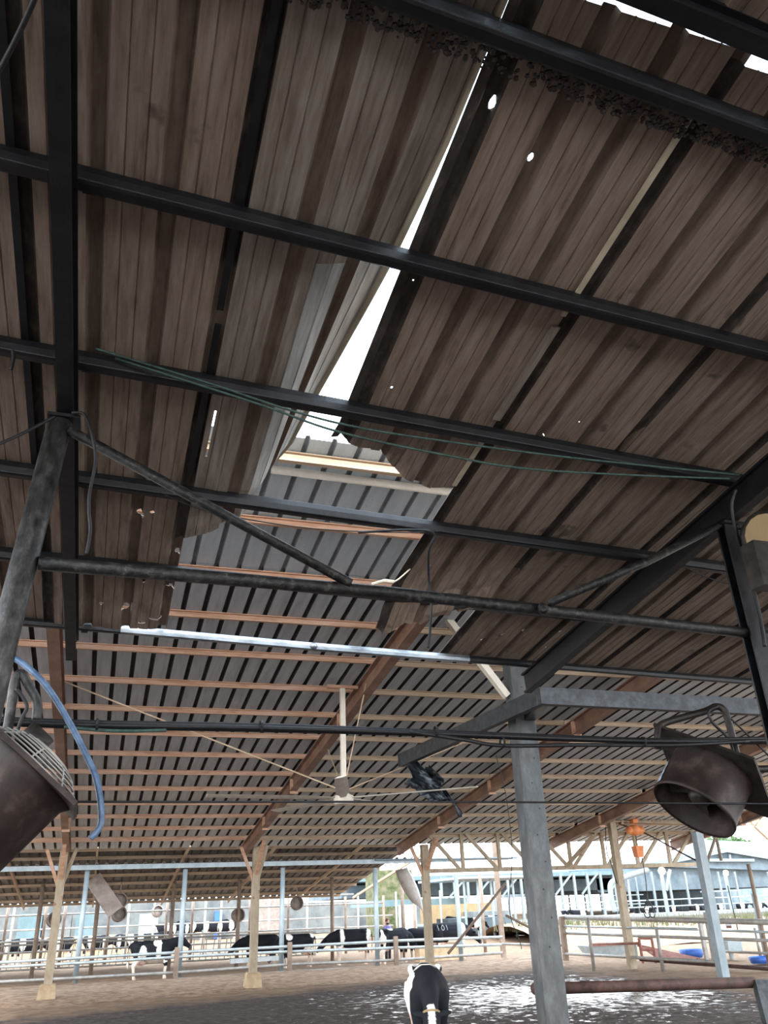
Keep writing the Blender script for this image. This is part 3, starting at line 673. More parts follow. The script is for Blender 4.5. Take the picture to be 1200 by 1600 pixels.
# long truss right of the third post
o = thing('roof_truss', (13, YP, 3), 'long cream steel truss spanning right from the third barn post', 'truss')
xa, xb = 8.72, 18.0; zt = A(750, 1299, YP).z; zb = A(750, 1359, YP).z
MB().bar((xa, YP, zt), (xb, YP, zt), .13, .14).build('top_chord', M['cream'], o)
MB().bar((xa, YP, zb), (xb, YP, zb), .12, .11).build('bottom_chord', M['cream'], o)
n = 8; dx = (xb - xa) / n
for k in range(1, n + 1):
    MB().bar((xa + k * dx, YP, zb), (xa + k * dx, YP, zt), .09, .09).build('vertical', M['cream'], o)
for k in range(n):
    x0, x1 = xa + k * dx, xa + (k + 1) * dx
    if k < 4: MB().bar((x0 + .1, YP, zt), (x1 - .08, YP, zb), .075, .09).build('diagonal', M['cream'], o)
    else: MB().bar((x0 + .08, YP, zb), (x1 - .1, YP, zt), .075, .09).build('diagonal', M['cream'], o)
for x in (13.05,):
    MB().bar((x + .1, YP, zb), (x + .5, YP - 1.2, zf(YP - 1.2) - .35), .09, .09).build('strut', M['cream'], o)
    MB().box((x - .2, YP, zt + .16), (.35, .2, .22)).build('bearing_plate', M['salmon'], o, label='orange bearing plate')

# ================================================================== BIG CEILING FAN
hub = A(537, 1247, 12.6)
cf = thing('ceiling_fan', hub, 'large off-white ceiling fan with long blades under the pale roof', 'ceiling fan')
topp = PL(537, 1113, ZF - .25); topp = Vector((hub.x, hub.y, zf(hub.y) - .12))
MB().bar(hub, topp, .075, .075, up=Vector((0, 1, 0))).build('down_rod', M['fan_white'], cf)
MB().box(topp + Vector((0, 0, -.02)), (.5, .08, .05)).build('mounting_bar', M['salmon'], cf)
MB().lathe(hub, Z, [(0, -.09), (.13, -.09), (.15, -.07), (.15, .03), (.10, .05), (.06, .08), (0, .08)], 24).build('motor_hub', M['fan_white'], cf, smooth=True)
for k in range(5):
    a = math.radians(176 - 72 * k + 6); d = Vector((math.cos(a), math.sin(a), 0)); e = Vector((-d.y, d.x, .18)).normalized()
    L_ = 2.05; p0 = hub + d * .14 + Vector((0, 0, .0)); p1 = hub + d * L_ + Vector((0, 0, .02))
    mb = MB(); rings = []
    for t_, wd in ((0, .05), (.12, .06), (.2, .10), (1, .085)):
        p = p0.lerp(p1, t_); rings.append([p - e * wd, p - e * wd * .3 + Z * .014, p + e * wd * .5 + Z * .012, p + e * wd, p + e * wd * .4 - Z * .004, p - e * wd * .4 - Z * .004])
    mb.loft(rings).build('blade', M['fan_white'], cf)
for q in ((PL(100, 1065, ZF - .1)), (PL(572, 1068, ZF - .2)), (PL(510, 1165, ZF - .2)), (PL(750, 1150, ZF - .1))):
    MB().tube([hub + Vector((0, 0, .10)), q], .010 if q.x > 0 else .012, 6).build('guy_wire', M['tan'], cf)

# ================================================================== CONCRETE POST, ARM, HANGING SHEET
YQ = 10.35
pL = A(811, 1250, YQ); pR = A(845, 1250, YQ); xc = (pL.x + pR.x) / 2; wq = .30
q = thing('concrete_post', (xc, YQ, 0), 'tall grey precast concrete post standing in front, right of centre', 'post')
rings = []
for z in (-.2, 5.2):
    rings.append([(xc + a * wq / 2, YQ + b * wq / 2, z) for a, b in ((-1, -.8), (-.8, -1), (.8, -1), (1, -.8), (1, .8), (.8, 1), (-.8, 1), (-1, .8))])
MB().loft(rings).build('shaft', M['conc'], q)
# dark bolt holes on the front face
for i in range(12):
    z = 1.2 + i * .32; xx = xc + (.05 if i % 2 else -.02)
    MB().lathe((xx, YQ - .151, z), (0, 1, 0), [(0, 0), (.011, 0), (.012, .002)], 8).build('bolt_hole', M['black'], q)
MB().bar(A(700, 968, YQ), A(792, 1088, YQ), .10, .09).build('brace_bar', M['fan_white'], label='cream brace bar slanting to the head of the concrete post', cat='brace')
Pc = A(842, 1088, 9.2); 
fr = thing('channel_frame', Pc, 'dark galvanised channel arm bent at a corner beside the concrete post', 'beam')
Pe = Vector((PL(615, 1192, Pc.z, 0).x + .02, 13.6, Pc.z)); Pe = A(628, 1188, 13.4)
Pb = A(1235, 1108, 9.2)
MB().cbeam(Pc, Pb, .12, .21, .016, flip=-1).build('long_beam', M['galv'], fr)
MB().cbeam(Pc + Vector((.04, -.06, 0)), Pe, .10, .21, .016, flip=1).build('arm', M['galv'], fr)
MB().bar(Pc + Vector((.05, 0, -.03)), (xc + .05, YQ - .15, Pc.z - .02), .16, .14).build('bracket', M['black'], fr)
MB().box(Pe + Vector((0, 0, 0)), (.13, .03, .20)).build('end_plate', M['galv'], fr)
def crumple(pts, nu, nv, amp, seed):
    mb = MB(); (a, b, c2, d) = [Vector(p) for p in pts]; nrm = (b - a).cross(d - a).normalized()
    for j in range(nv + 1):
        for i in range(nu + 1):
            u, v = i / nu, j / nv; p = (a * (1 - u) + b * u) * (1 - v) + (d * (1 - u) + c2 * u) * v
            mb.v.append(p + nrm * amp * (noise.noise(Vector((u * 4 + seed, v * 4, seed))) + .6 * (1 if i % 2 else -1) * .3))
    for j in range(nv):
        for i in range(nu): k = j * (nu + 1) + i; mb.f.append((k, k + 1, k + nu + 2, k + nu + 1))
    return mb
ts = thing('torn_sheet', A(680, 1230, 13.2), 'crumpled dark torn roof sheet dangling from the end of the channel arm', 'roof sheet')
crumple([A(633, 1196, 13.1), A(652, 1190, 13.1), A(700, 1248, 12.9), A(672, 1252, 13.1)], 6, 10, .12, 1).build('neck', M['foil'], ts, solid=.006)
crumple([A(631, 1224, 13.0), A(648, 1212, 13.2), A(700, 1252, 13.1), A(672, 1253, 12.9)], 6, 10, .10, 3).build('left_fold', M['foil'], ts, solid=.006)
crumple([A(655, 1204, 13.4), A(671, 1196, 13.3), A(694, 1218, 13.0), A(683, 1237, 13.1)], 6, 8, .14, 5).build('upper_fold', M['foil'], ts, solid=.006)
crumple([A(688, 1232, 13.0), A(697, 1235, 13.0), A(712, 1252, 13.0), A(700, 1254, 13.0)], 5, 6, .08, 7).build('lower_tongue', M['foil'], ts, solid=.006)
MB().tube(spline([A(706, 1250, 13), A(714, 1263, 13), A(721, 1276, 13)], 4), [.02, .02, .02, .02, .03, .04, .045, .045, .03][:9], 6).build('dangling_strip', M['foil'], ts)
# thin wires hanging in the right middle
cable('wire', [A(775, 1180, 12), A(790, 1240, 12), A(800, 1330, 12), A(796, 1420, 12), A(812, 1470, 12), A(815, 1483, 12)], .006, M['cable'], 'thin black wire dangling left of the concrete post', 'wire')
# foreground rusty pipe and its stand
rpipe = thing('gate_pipe', A(1000, 1542, 11), 'rusty brown horizontal pipe passing behind the concrete post, low right', 'pipe')
MB().tube([A(835, 1545, 11.6), A(1178, 1535, 11.6)], .075, 14).build('tube', M['rust'], rpipe, smooth=True)
MB().lathe(A(834, 1545, 11.6), (-1, 0, 0), [(0, .03), (.05, .025), (.075, 0)], 12).build('rounded_end', M['rust'], rpipe, smooth=True)
sb = MB(); p0 = A(1180, 1531, 11.5); p1 = A(1212, 1531, 11.5); p2 = A(1235, 1625, 11.2); p3 = A(1198, 1600, 11.2)
sb.add([p0, p1, p2, p3, p0 + Vector((.02, .12, 0)), p1 + Vector((.02, .12, 0)), p2 + Vector((.02, .12, 0)), p3 + Vector((.02, .12, 0))], [(0, 1, 2, 3), (7, 6, 5, 4), (0, 4, 5, 1), (1, 5, 6, 2), (2, 6, 7, 3), (3, 7, 4, 0)])
sb.build('gate_stand', M['galv'], label='grey metal panel at the bottom right corner holding the rusty pipe', cat='stand')
#@@BACK
# ================================================================== ANIMALS AND PERSON
def hide_val(v):
    return (.86, .82, .76) if v > .5 else (.018, .020, .026)
def remeshed(mb, voxel, name, smooth_it=3):
    me = bpy.data.meshes.new(name); me.from_pydata(mb.v, [], mb.f)
    bm = bmesh.new(); bm.from_mesh(me); bmesh.ops.recalc_face_normals(bm, faces=bm.faces); bm.to_mesh(me); bm.free()
    o = bpy.data.objects.new(name, me); col.objects.link(o)
    r_ = o.modifiers.new('r', 'REMESH'); r_.mode = 'VOXEL'; r_.voxel_size = voxel
    s_ = o.modifiers.new('s', 'SMOOTH'); s_.iterations = smooth_it; s_.factor = .5
    dg = bpy.context.evaluated_depsgraph_get(); out = bpy.data.meshes.new_from_object(o.evaluated_get(dg))
    bpy.data.objects.remove(o); bpy.data.meshes.remove(me)
    for p in out.polygons: p.use_smooth = True
    return out
def ring(c, d, ry, rz, n=14):
    """ring of half width ry (along y) and half height rz, centred at c, facing direction d in the x-z plane"""
    c = Vector(c); d = Vector(d).normalized(); up = Vector((-d.z, 0, d.x)); side = Vector((0, 1, 0))
    return [c + side * ry * math.cos(2 * math.pi * k / n) + up * rz * math.sin(2 * math.pi * k / n) for k in range(n)]
def cow_body(pose):
    mb = MB()
    tors = [(-.84, 1.13, .05, .07), (-.80, 1.08, .17, .19), (-.68, 1.03, .25, .28), (-.45, .98, .28, .33), (-.15, .93, .33, .38), (.15, .92, .33, .39), (.38, .96, .28, .37), (.55, 1.00, .21, .31), (.68, 1.03, .13, .20), (.74, 1.05, .05, .08)]
    mb.loft([ring((x, 0, z), (1, 0, 0), a, b) for x, z, a, b in tors])
    if pose == 'level': nk = [(.50, 1.06), (.80, 1.20), (1.02, 1.27)]; hd = Vector((.82, 0, -.57))
    elif pose == 'down': nk = [(.50, 1.02), (.82, .92), (1.02, .68)]; hd = Vector((.45, 0, -.89))
    else: nk = [(.50, 1.03), (.84, .99), (1.06, .86)]; hd = Vector((.72, 0, -.69))
    nd_ = [(Vector((nk[min(i + 1, 2)][0] - nk[max(i - 1, 0)][0], 0, nk[min(i + 1, 2)][1] - nk[max(i - 1, 0)][1]))) for i in range(3)]
    mb.loft([ring((nk[0][0], 0, nk[0][1]), nd_[0], .17, .27), ring((nk[1][0], 0, nk[1][1]), nd_[1], .115, .19), ring((nk[2][0], 0, nk[2][1]), nd_[2], .10, .14)])
    h0 = Vector((nk[2][0], 0, nk[2][1])) - hd * .06; hd.normalize()
    mb.loft([ring(h0 + hd * t_, hd, a, b) for t_, a, b in ((-.07, .05, .06), (-.03, .10, .11), (.08, .125, .135), (.22, .105, .125), (.36, .075, .09), (.46, .08, .075), (.52, .075, .07), (.55, .04, .04))])
    up = Vector((-hd.z, 0, hd.x))
    for s_ in (-1, 1):
        e0 = h0 + hd * .0 + up * .05 + Vector((0, .09 * s_, 0)); e1 = e0 + Vector((0, .20 * s_, 0)) - up * .02 - hd * .03
        mb.loft([[e0.lerp(e1, t_) + hd * a * math.cos(k * math.pi / 4) + up * .022 * math.sin(k * math.pi / 4) for k in range(8)] for t_, a in ((0, .03), (.35, .06), (.7, .055), (1, .02))])
    # legs
    for s_ in (-1, 1):
        y = .17 * s_
        mb.tube([(.46, y * .8, .98), (.46, y, .75), (.47, y, .55), (.48, y, .42), (.47, y, .30), (.47, y, .14), (.48, y, .07), (.49, y, 0)], [.15, .115, .075, .062, .042, .040, .055, .06], 10)
        y = .18 * s_
        mb.tube([(-.58, y * .8, 1.02), (-.58, y, .85), (-.53, y, .68), (-.62, y, .55), (-.70, y, .47), (-.67, y, .32), (-.65, y, .14), (-.63, y, .07), (-.61, y, 0)], [.19, .17, .12, .08, .065, .045, .042, .055, .06], 10)
        mb.loft([[Vector((-.50, .04 * s_, 1.0)) + Vector((.1 * math.cos(k), .02 * math.sin(k), z)) for k in range(6)] for z in (0, .01)]) if False else None
    mb.ell((-.42, 0, .60), (.20, .15, .13), 12, 8)
    for a in (-.5, -.36):
        for s_ in (-1, 1): mb.tube([(a, .06 * s_, .52), (a, .06 * s_, .43)], .022, 6)
    mb.tube([(-.80, 0, 1.22), (-.90, 0, 1.12), (-.92, 0, .85), (-.90, 0, .60)], [.04, .032, .026, .026], 6)
    mb.tube([(-.90, 0, .62), (-.90, 0, .50), (-.88, 0, .38)], [.03, .05, .02], 6)
    # hip and shoulder points give the bony outline seen from above
    for s_ in (-1, 1): mb.ell((-.50, .21 * s_, 1.22), (.10, .07, .07), 8, 5)
    return remeshed(mb, .026, 'cow_body'), h0, hd
_cow_cache = {}
def cow(pos, yaw, pose, patches, label, group=None, scale=1.0, seed=0, blaze=False, mark=None):
    if pose not in _cow_cache: _cow_cache[pose] = cow_body(pose)
    base, h0, hd = _cow_cache[pose]; me = base.copy()
    at = me.color_attributes.new('hide', 'FLOAT_COLOR', 'POINT'); dat = []
    for v in me.vertices:
        p = v.co; n_ = noise.noise(Vector((p.x * 3 + seed * 7.3, p.y * 3, p.z * 3))) + .4 * noise.noise(Vector((p.x * 9 + seed, p.y * 9, p.z * 9)))
        w_ = 0
        for (cx, cz, rx, rz) in patches:
            if ((p.x - cx) / rx) ** 2 + ((p.z - cz) / rz) ** 2 < 1 + .6 * n_: w_ = 1
        if p.z < .42 + .12 * n_: w_ = 1                                # white stockings
        if abs(p.x + .42) < .24 and p.z < .62: w_ = 2                    # udder
        q = p - h0; t_ = q.dot(hd)
        if -.1 < t_ < .6 and (p.x > .95 or p.z < .75) and p.x > .85:
            w_ = 0
            if blaze and abs(p.y) < .045 + .02 * n_ and (q - hd * t_).dot(Vector((-hd.z, 0, hd.x))) > 0: w_ = 1
            if t_ > .46: w_ = 3
        if p.x < -.86 and p.z < .62: w_ = 1
        if blaze and w_ == 0 and p.x < .1 and p.z > 1.12 and n_ > .12: w_ = 1
        if blaze:
            if w_ == 0 and abs(p.y + .02 * n_) > .20 and p.y < 0 and -.75 < p.x < .45 and n_ > -.6: w_ = 1
            if w_ == 0 and -.84 < p.x < -.45 and abs(abs(p.y) - .16) < .07 and p.z > 1.0 and n_ > -.35: w_ = 1
        c_ = {0: (.008, .009, .013), 1: (.84, .81, .76), 2: (.72, .52, .44), 3: (.10, .09, .10)}[w_]
        if w_ == 1 and p.z < .5: c_ = (.70, .62, .52)
        dat += [*c_, 1]
    at.data.foreach_set('color', dat)
    me.materials.clear(); me.materials.append(M['hide'])
    o = bpy.data.objects.new('cow', me); col.objects.link(o)
    o.location = Vector(pos) * S; o.rotation_euler = (0, 0, yaw); o.scale = (scale,) * 3
    tag(o, label, 'cow', group); o['wpos'] = (0, 0, 0)
    for s_ in (-1, 1):
        if group is None:
            up = Vector((-hd.z, 0, hd.x)); e = h0 + hd * .17 + up * .055 + Vector((0, .112 * s_, 0))
            MB().ell(e, (.018, .012, .018), 8, 5).build('eye', M['black'], o, scale=1)
    if blaze:
        MB().lathe(h0 + hd * -.03, (-hd.x, 0, -hd.z), [(.13, -.015), (.137, 0), (.13, .015)], 16).build('neck_strap', M['yellow'], o, scale=1, label='yellow neck strap')
    return o, me
def gpos(x, y): p = G(x, y); return (p.x, p.y, 0)
PI = math.pi
fp = A(667, 1540, 10.8)
cow((fp.x, 10.8, 0), math.atan2(-.94, -.36) + .06, 'down', [(-.70, 1.2, .16, .16), (-.1, .9, .12, .2)], 'black and white cow walking towards the camera, head low, white blaze', blaze=True, seed=3, scale=1.05)
cow(gpos(236, 1531), .05, 'level', [(-.42, .82, .14, .33), (.18, .95, .09, .5), (.12, 1.2, .16, .1), (-.62, .4, .2, .3), (.1, .6, .5, .08)], 'black cow with a white shoulder band behind the fence, facing right, at left', scale=1.04, seed=1)
cow(gpos(404, 1512), PI - .1, 'mid', [(.6, .3, .1, .1)], 'solid black cow facing left behind the second barn post', seed=2)
cow(gpos(462, 1512), PI + .15, 'down', [(-.45, .62, .22, .22), (.40, 1.2, .14, .14), (-.7, 1.25, .1, .1)], 'black cow with pale udder and white shoulder, head down at the trough', seed=5)
cow(gpos(548, 1508), PI - .05, 'mid', [(.38, 1.02, .08, .5), (-.75, .9, .12, .5), (.5, .5, .3, .22)], 'black cow with a white band facing left, right of the trough', scale=1.08, seed=4)
cow(gpos(617, 1505), .3, 'down', [(-.72, .8, .1, .5), (-.25, 1.3, .12, .06)], 'black cow with white rear legs grazing below the standing person', scale=1.05, seed=6)
_, mk = cow(gpos(660, 1500), PI - .25, 'mid', [(.3, .4, .1, .1)], 'dark cow standing behind the third barn post, facing left', seed=7)
cw, mk = cow(gpos(705, 1500), .12, 'mid', [(.50, .98, .16, .45), (.1, .6, .28, .15)], 'black cow with white neck and white brand numbers facing right', scale=1.15, seed=8)
# freeze brand numbers on the flank facing the camera
from mathutils.bvhtree import BVHTree
bvh = BVHTree.FromPolygons([v.co for v in mk.vertices], [p.vertices for p in mk.polygons])
mb = MB()
for (cx, kind_) in ((-.62, '1'), (-.42, '0'), (-.24, '1')):
    if kind_ == '0': path = [(cx + .06 * math.cos(a * PI / 8), 1.14 + .09 * math.sin(a * PI / 8)) for a in range(17)]
    else: path = [(cx, 1.23), (cx, 1.14), (cx, 1.05)]
    pts = []
    for x_, z_ in path:
        hit = bvh.ray_cast(Vector((x_, -1, z_)), Vector((0, 1, 0)))
        if hit[0] is not None: pts.append(hit[0] + Vector((0, -.003, 0)))
    if len(pts) > 1: MB().tube(pts, .012, 6).build('brand_numeral', M['whitem'], cw, scale=1, label='white freeze-brand numeral')
# far cows, small in the picture
far = [(232, 1480, 0, 'level'), (150, 1492, .1, 'mid'), (196, 1478, PI, 'mid'), (262, 1468, 0, 'down'), (300, 1462, PI, 'level'), (332, 1462, .1, 'level'), (352, 1461, PI, 'mid'), (40, 1492, .2, 'mid'), (14, 1496, 0, 'mid'), (90, 1490, PI, 'mid')]
for i, (x, y, a, ps) in enumerate(far):
    p = A(x, y, 44 if y > 1470 else 52)
    cow((p.x, p.y, 0.0 if y > 1470 else .35), a, ps, [(-.5 + .12 * (i % 5), 1.0, .18, .4), (.4, .9, .12, .3)], f'small black and white cow beyond the feed barrier, {nth(i)} of the far herd', group='far cows beyond the feed barrier', scale=1, seed=20 + i)
for i, (x, y, Yv, a, ps) in enumerate([(718, 1446, 55, PI, 'level'), (770, 1444, 55, 0, 'mid'), (742, 1448, 50, .3, 'mid'), (870, 1440, 60, 0, 'level'), (905, 1438, 64, PI, 'level'), (1010, 1418, 72, 0, 'level'), (1050, 1417, 72, PI, 'level'), (1085, 1416, 72, .2, 'mid'), (1120, 1416, 72, PI, 'mid'), (1160, 1415, 70, 0, 'level'), (1185, 1414, 70, 0, 'mid'), (980, 1419, 74, PI, 'mid')]):
    p = A(x, y, Yv)
    cow((p.x, p.y, 0), a, ps, [(-.4 + .2 * (i % 4), 1.0, .28, .5)], f'tiny cow in the open sheds on the right, {nth(i)} in that herd', group='far cows in the right hand sheds', seed=40 + i)
# person behind the cows
pp = A(605, 1445, 31.5)
pr = MB()
def pring(x, y, z, rx, ry, n=12): return [(x + rx * math.cos(2 * PI * k / n), y + ry * math.sin(2 * PI * k / n), z) for k in range(n)]
pr.loft([pring(0, 0, z, a, b) for z, a, b in ((.86, .13, .10), (.95, .165, .115), (1.08, .15, .10), (1.25, .175, .115), (1.38, .19, .11), (1.44, .13, .08), (1.47, .06, .055))])
pr.loft([pring(0, 0, z, a, b) for z, a, b in ((1.42, .06, .055), (1.52, .055, .055))])
pr.loft([pring(0, -.01, z, a, b) for z, a, b in ((1.49, .04, .05), (1.52, .065, .08), (1.60, .078, .095), (1.67, .075, .09), (1.72, .05, .06), (1.735, .02, .02))])
pr.ell((0, -.105, 1.585), (.014, .02, .02), 6, 4)
for s_ in (-1, 1):
    pr.ell((.078 * s_, 0, 1.59), (.012, .02, .03), 6, 4)
    pr.tube([(.06 * s_, 0, .92), (.09 * s_, -.01, .70), (.10 * s_, -.015, .48), (.105 * s_, .0, .28), (.105 * s_, .01, .09), (.105 * s_, -.06, .04), (.105 * s_, -.15, .03)], [.10, .085, .06, .058, .042, .045, .035], 10)
    pr.tube([(.17 * s_, 0, 1.39), (.215 * s_, 0, 1.28), (.235 * s_, .01, 1.10), (.24 * s_, -.05, .92), (.24 * s_, -.09, .84)], [.055, .052, .042, .032, .028], 8)
    hx, hy, hz = .24 * s_, -.10, .80
    pr.ell((hx, hy, hz), (.018, .042, .045), 8, 5)
    for f_ in range(4):
        yy = hy - .03 + f_ * .02; L_ = (.065, .075, .07, .055)[f_]
        pr.tube([(hx, yy, hz - .03), (hx - .005 * s_, yy - .005, hz - .03 - L_ * .6), (hx - .018 * s_, yy - .005, hz - .03 - L_)], [.009, .009, .007], 6)
    pr.tube([(hx, hy - .03, hz + .01), (hx - .02 * s_, hy - .06, hz - .02), (hx - .025 * s_, hy - .065, hz - .05)], [.011, .010, .008], 6)
me = remeshed(pr, .014, 'person', 2); me.materials.clear(); me.materials.append(M['skin'])
po = bpy.data.objects.new('person', me); col.objects.link(po); po.location = Vector((pp.x, pp.y, 0)) * S; po.rotation_euler = (0, 0, .5); po['wpos'] = (0, 0, 0)
tag(po, 'person in a purple-blue shirt standing behind the cows near the grey doors', 'person')
MB().loft([pring(0, 0, z, a, b) for z, a, b in ((.84, .15, .12), (.95, .18, .13), (1.08, .165, .115), (1.25, .19, .13), (1.38, .205, .125), (1.445, .14, .09), (1.46, .08, .07))]).build('shirt_body', M['shirt'], po, scale=1, smooth=True)
for s_ in (-1, 1):
    MB().tube([(.15 * s_, 0, 1.40), (.215 * s_, 0, 1.30), (.235 * s_, .01, 1.14)], [.068, .066, .058], 10).build('sleeve', M['shirt'], po, scale=1, smooth=True)
    MB().tube([(.06 * s_, 0, .92), (.09 * s_, -.01, .70), (.10 * s_, -.015, .48), (.105 * s_, .0, .28), (.105 * s_, .01, .08)], [.115, .10, .075, .07, .065], 10).build('trouser_leg', M['trouser'], po, scale=1, smooth=True)
MB().loft([pring(0, .005, z, a, b) for z, a, b in ((1.63, .086, .103), (1.68, .084, .10), (1.735, .06, .07), (1.755, .02, .02))]).build('cap', M['hair'], po, scale=1, smooth=True)
MB().loft([pring(0, -.03, z, a, b) for z, a, b in ((1.49, .05, .055), (1.53, .07, .08), (1.56, .074, .085))]).build('beard', M['dark_iron'], po, scale=1, smooth=True)

# ================================================================== SHED BEHIND THE FENCE
Z2 = 7.25
def z2(y): return Z2 - SL * y
def shed_sheet(name, x0, x1, y0, y1, mat, **kw):
    mb = MB(); us = []; x = x0
    while x < x1:
        us += [(x, 0), (x + .19, 0), (x + .21, .05), (x + .26, .05)]; x += .28
    nu = len(us)
    for y in (y0, y1):
        for a, b in us: mb.v.append(Vector((a, y, z2(y) + b)))
    for i in range(nu - 1): mb.f.append((i, i + 1, i + nu + 1, i + nu))
    return mb.build(name, mat, solid=.003, **kw)
M['shedr'] = material('shed_roof_sheet', [(.10, .098, .10), (.19, .185, .185)], (3, 1, 3), .6, .1)
shed_sheet('shed_roof', -11, 9.9, 26.7, 37.7, M['shedr'], label='dark corrugated roof of the low shed behind the fence', cat='roof')
xl, xr = -11, 9.9
for k, y in enumerate([26.75, 27.7, 28.9, 30.2, 31.8, 33.4, 35.0, 36.6, 37.6]):
    MB().cbeam((xl, y, z2(y) - .06), (xr, y, z2(y) - .06), .06, .09).build('purlin', M['tan'], label=f'thin tan purlin under the low shed roof, {nth(k)} from its front edge', cat='purlin')
for k, (x, y) in enumerate([(20, 1357), (150, 1357), (277, 1355), (397, 1355), (515, 1355), (632, 1345)]):
    p = PL(x, y, Z2)
    MB().bar((p.x, 26.8, z2(26.8) - .15), (p.x, 37.7, z2(37.7) - .15), .06, .09).build('rafter', M['tan'], label=f'light brown rafter under the low shed roof, {nth(k)} from the left', cat='rafter')
# white corrugated awning along the front posts
za_ = A(300, 1350, 28.4).z
aw = MB(); us = []; x = -11
while x < 9.9: us += [(x, 0), (x + .16, 0), (x + .19, .05), (x + .25, .05)]; x += .28
for y, z in ((28.15, za_ + .02), (28.7, za_ - .10)):
    for a, b in us: aw.v.append(Vector((a, y, z + b)))
nu = len(us)
for i in range(nu - 1): aw.f.append((i, i + 1, i + nu + 1, i + nu))
aw2 = thing('awning', (0, 28.4, za_ - .1), 'bright white corrugated strip along the front of the low shed', 'awning')
aw.build('sheet', M['whitem'], aw2, solid=.004)
MB().bar((-11, 28.2, za_ - .05), (11.8, 28.2, za_ - .05), .07, .13).build('front_beam', M['bluew'], aw2)
MB().bar((8.6, 28.5, za_ - .0), (13.8, 28.5, za_ - .02), .9, .04).build('dark_strip', M['dkint'], aw2)
for k, (xb, yb, xt, yt) in enumerate([(110, 1535, 137, 1360), (277, 1530, 290, 1358), (434, 1526, 442, 1356), (583, 1516, 586, 1356), (718, 1500, 712, 1365)]):
    p = A(xb, yb, 28.4); q_ = A(xt, yt, 28.4)
    MB().tube([(q_.x, 28.4, -.05), (q_.x, 28.4, q_.z)], .075, 12).build('shed_post', M['bluew'], label=f'pale blue round post under the white strip, {nth(k)} from the left', cat='post', smooth=True)
k = 0
for Yr, xs_, r_, mt, zt in ((33, [60, 150, 268, 372, 519, 630, 755], .07, 'brownpost', None), (38.2, [10, 70, 100, 170, 260, 300, 390, 450, 540, 600, 648], .06, 'brownpost', 2.2), (43, [20, 128, 200, 240, 320, 345, 420, 480, 560, 620, 668, 690], .05, 'rail', 2.4)):
    for xx in xs_:
        p = A(xx, 1440, Yr); zt_ = zt if zt else z2(Yr) - .1
        MB().tube([(p.x, Yr, 0), (p.x, Yr, zt_)], r_, 8).build('shed_post', M[mt], label=f"{'brown' if mt == 'brownpost' else 'thin grey'} post inside the low shed, {nth(k)} counted from the front row left", cat='post', smooth=True); k += 1
# rails behind
for k, (Yr, z_, xa, xb) in enumerate([(38.1, .62, -12, 10), (38.1, 1.0, -12, 10), (43, .9, -14, 14), (43, 1.35, -14, 14), (38.2, 1.9, -12, 12), (43, 2.35, -14, 12)]):
    MB().tube([(xa, Yr, z_), (xb, Yr, z_)], .035, 8).build('rail', M['rail'], label=f'long thin rail at the back of the low shed, {nth(k)} in the set', cat='rail', smooth=True)
fb = thing('feed_barrier', (0, 36.2, 0), 'grey feed barrier of close upright bars behind the cows, left half', 'barrier')
for i in range(80):
    x = -9 + i * .235
    if x < 8.5: MB().bar((x, 36.2, .12), (x + (.10 if i % 2 else 0), 36.2, .92), .03, .03).build('bar', M['rail'], fb)
for z_ in (.12, .92): MB().tube([(-9, 36.2, z_), (8.5, 36.2, z_)], .035, 8).build('rail', M['rail'], fb)
# hanging board and curtain, small barn fans
MB().bar(A(145, 1372, 29.5), A(181, 1425, 29.2), .50, .05, up=Vector((.2, -1, .1))).build('hanging_board', M['duct'], label='long brown board hanging slanted from the low shed front', cat='board')
cu = MB(); rr = []
for i in range(9):
    t_ = i / 8; a = A(618 + 12 * t_ + 14 * t_ * t_, 1360 + 50 * t_, 29.4); b = A(636 + 24 * t_ + 6 * math.sin(t_ * 3), 1355 + 72 * t_, 29.2)
    cu.v += [a, a.lerp(b, .35) + Vector((0, -.25, 0)), a.lerp(b, .7) + Vector((0, -.25, 0)), b]
for i in range(8):
    for j in range(3): k = i * 4 + j; cu.f.append((k, k + 1, k + 5, k + 4))
cu.build('side_curtain', M['curtain'], label='grey-brown curled side curtain hanging at the right end of the shed', cat='curtain', solid=.02, smooth=True)
for k, (x, y, Yf) in enumerate([(187, 1408, 30), (186, 1428, 31), (84, 1437, 33), (372, 1430, 33), (464, 1411, 33), (246, 1424, 40)]):
    c_ = A(x, y, Yf); o = thing('shed_fan', c_, f'small brown shed fan hanging under the low shed, {nth(k)} of the set', 'fan')
    MB().lathe(c_, (.3, -1, .2), [(.0, -.02), (.20, -.02), (.23, -.10), (.24, .08), (.20, .10)], 16).build('shroud', M['duct'], o, smooth=True)
    MB().bar(c_ + Vector((0, 0, .2)), c_ + Vector((0, 0, .55)), .04, .04, up=Vector((0, 1, 0))).build('bracket', M['brownpost'], o)
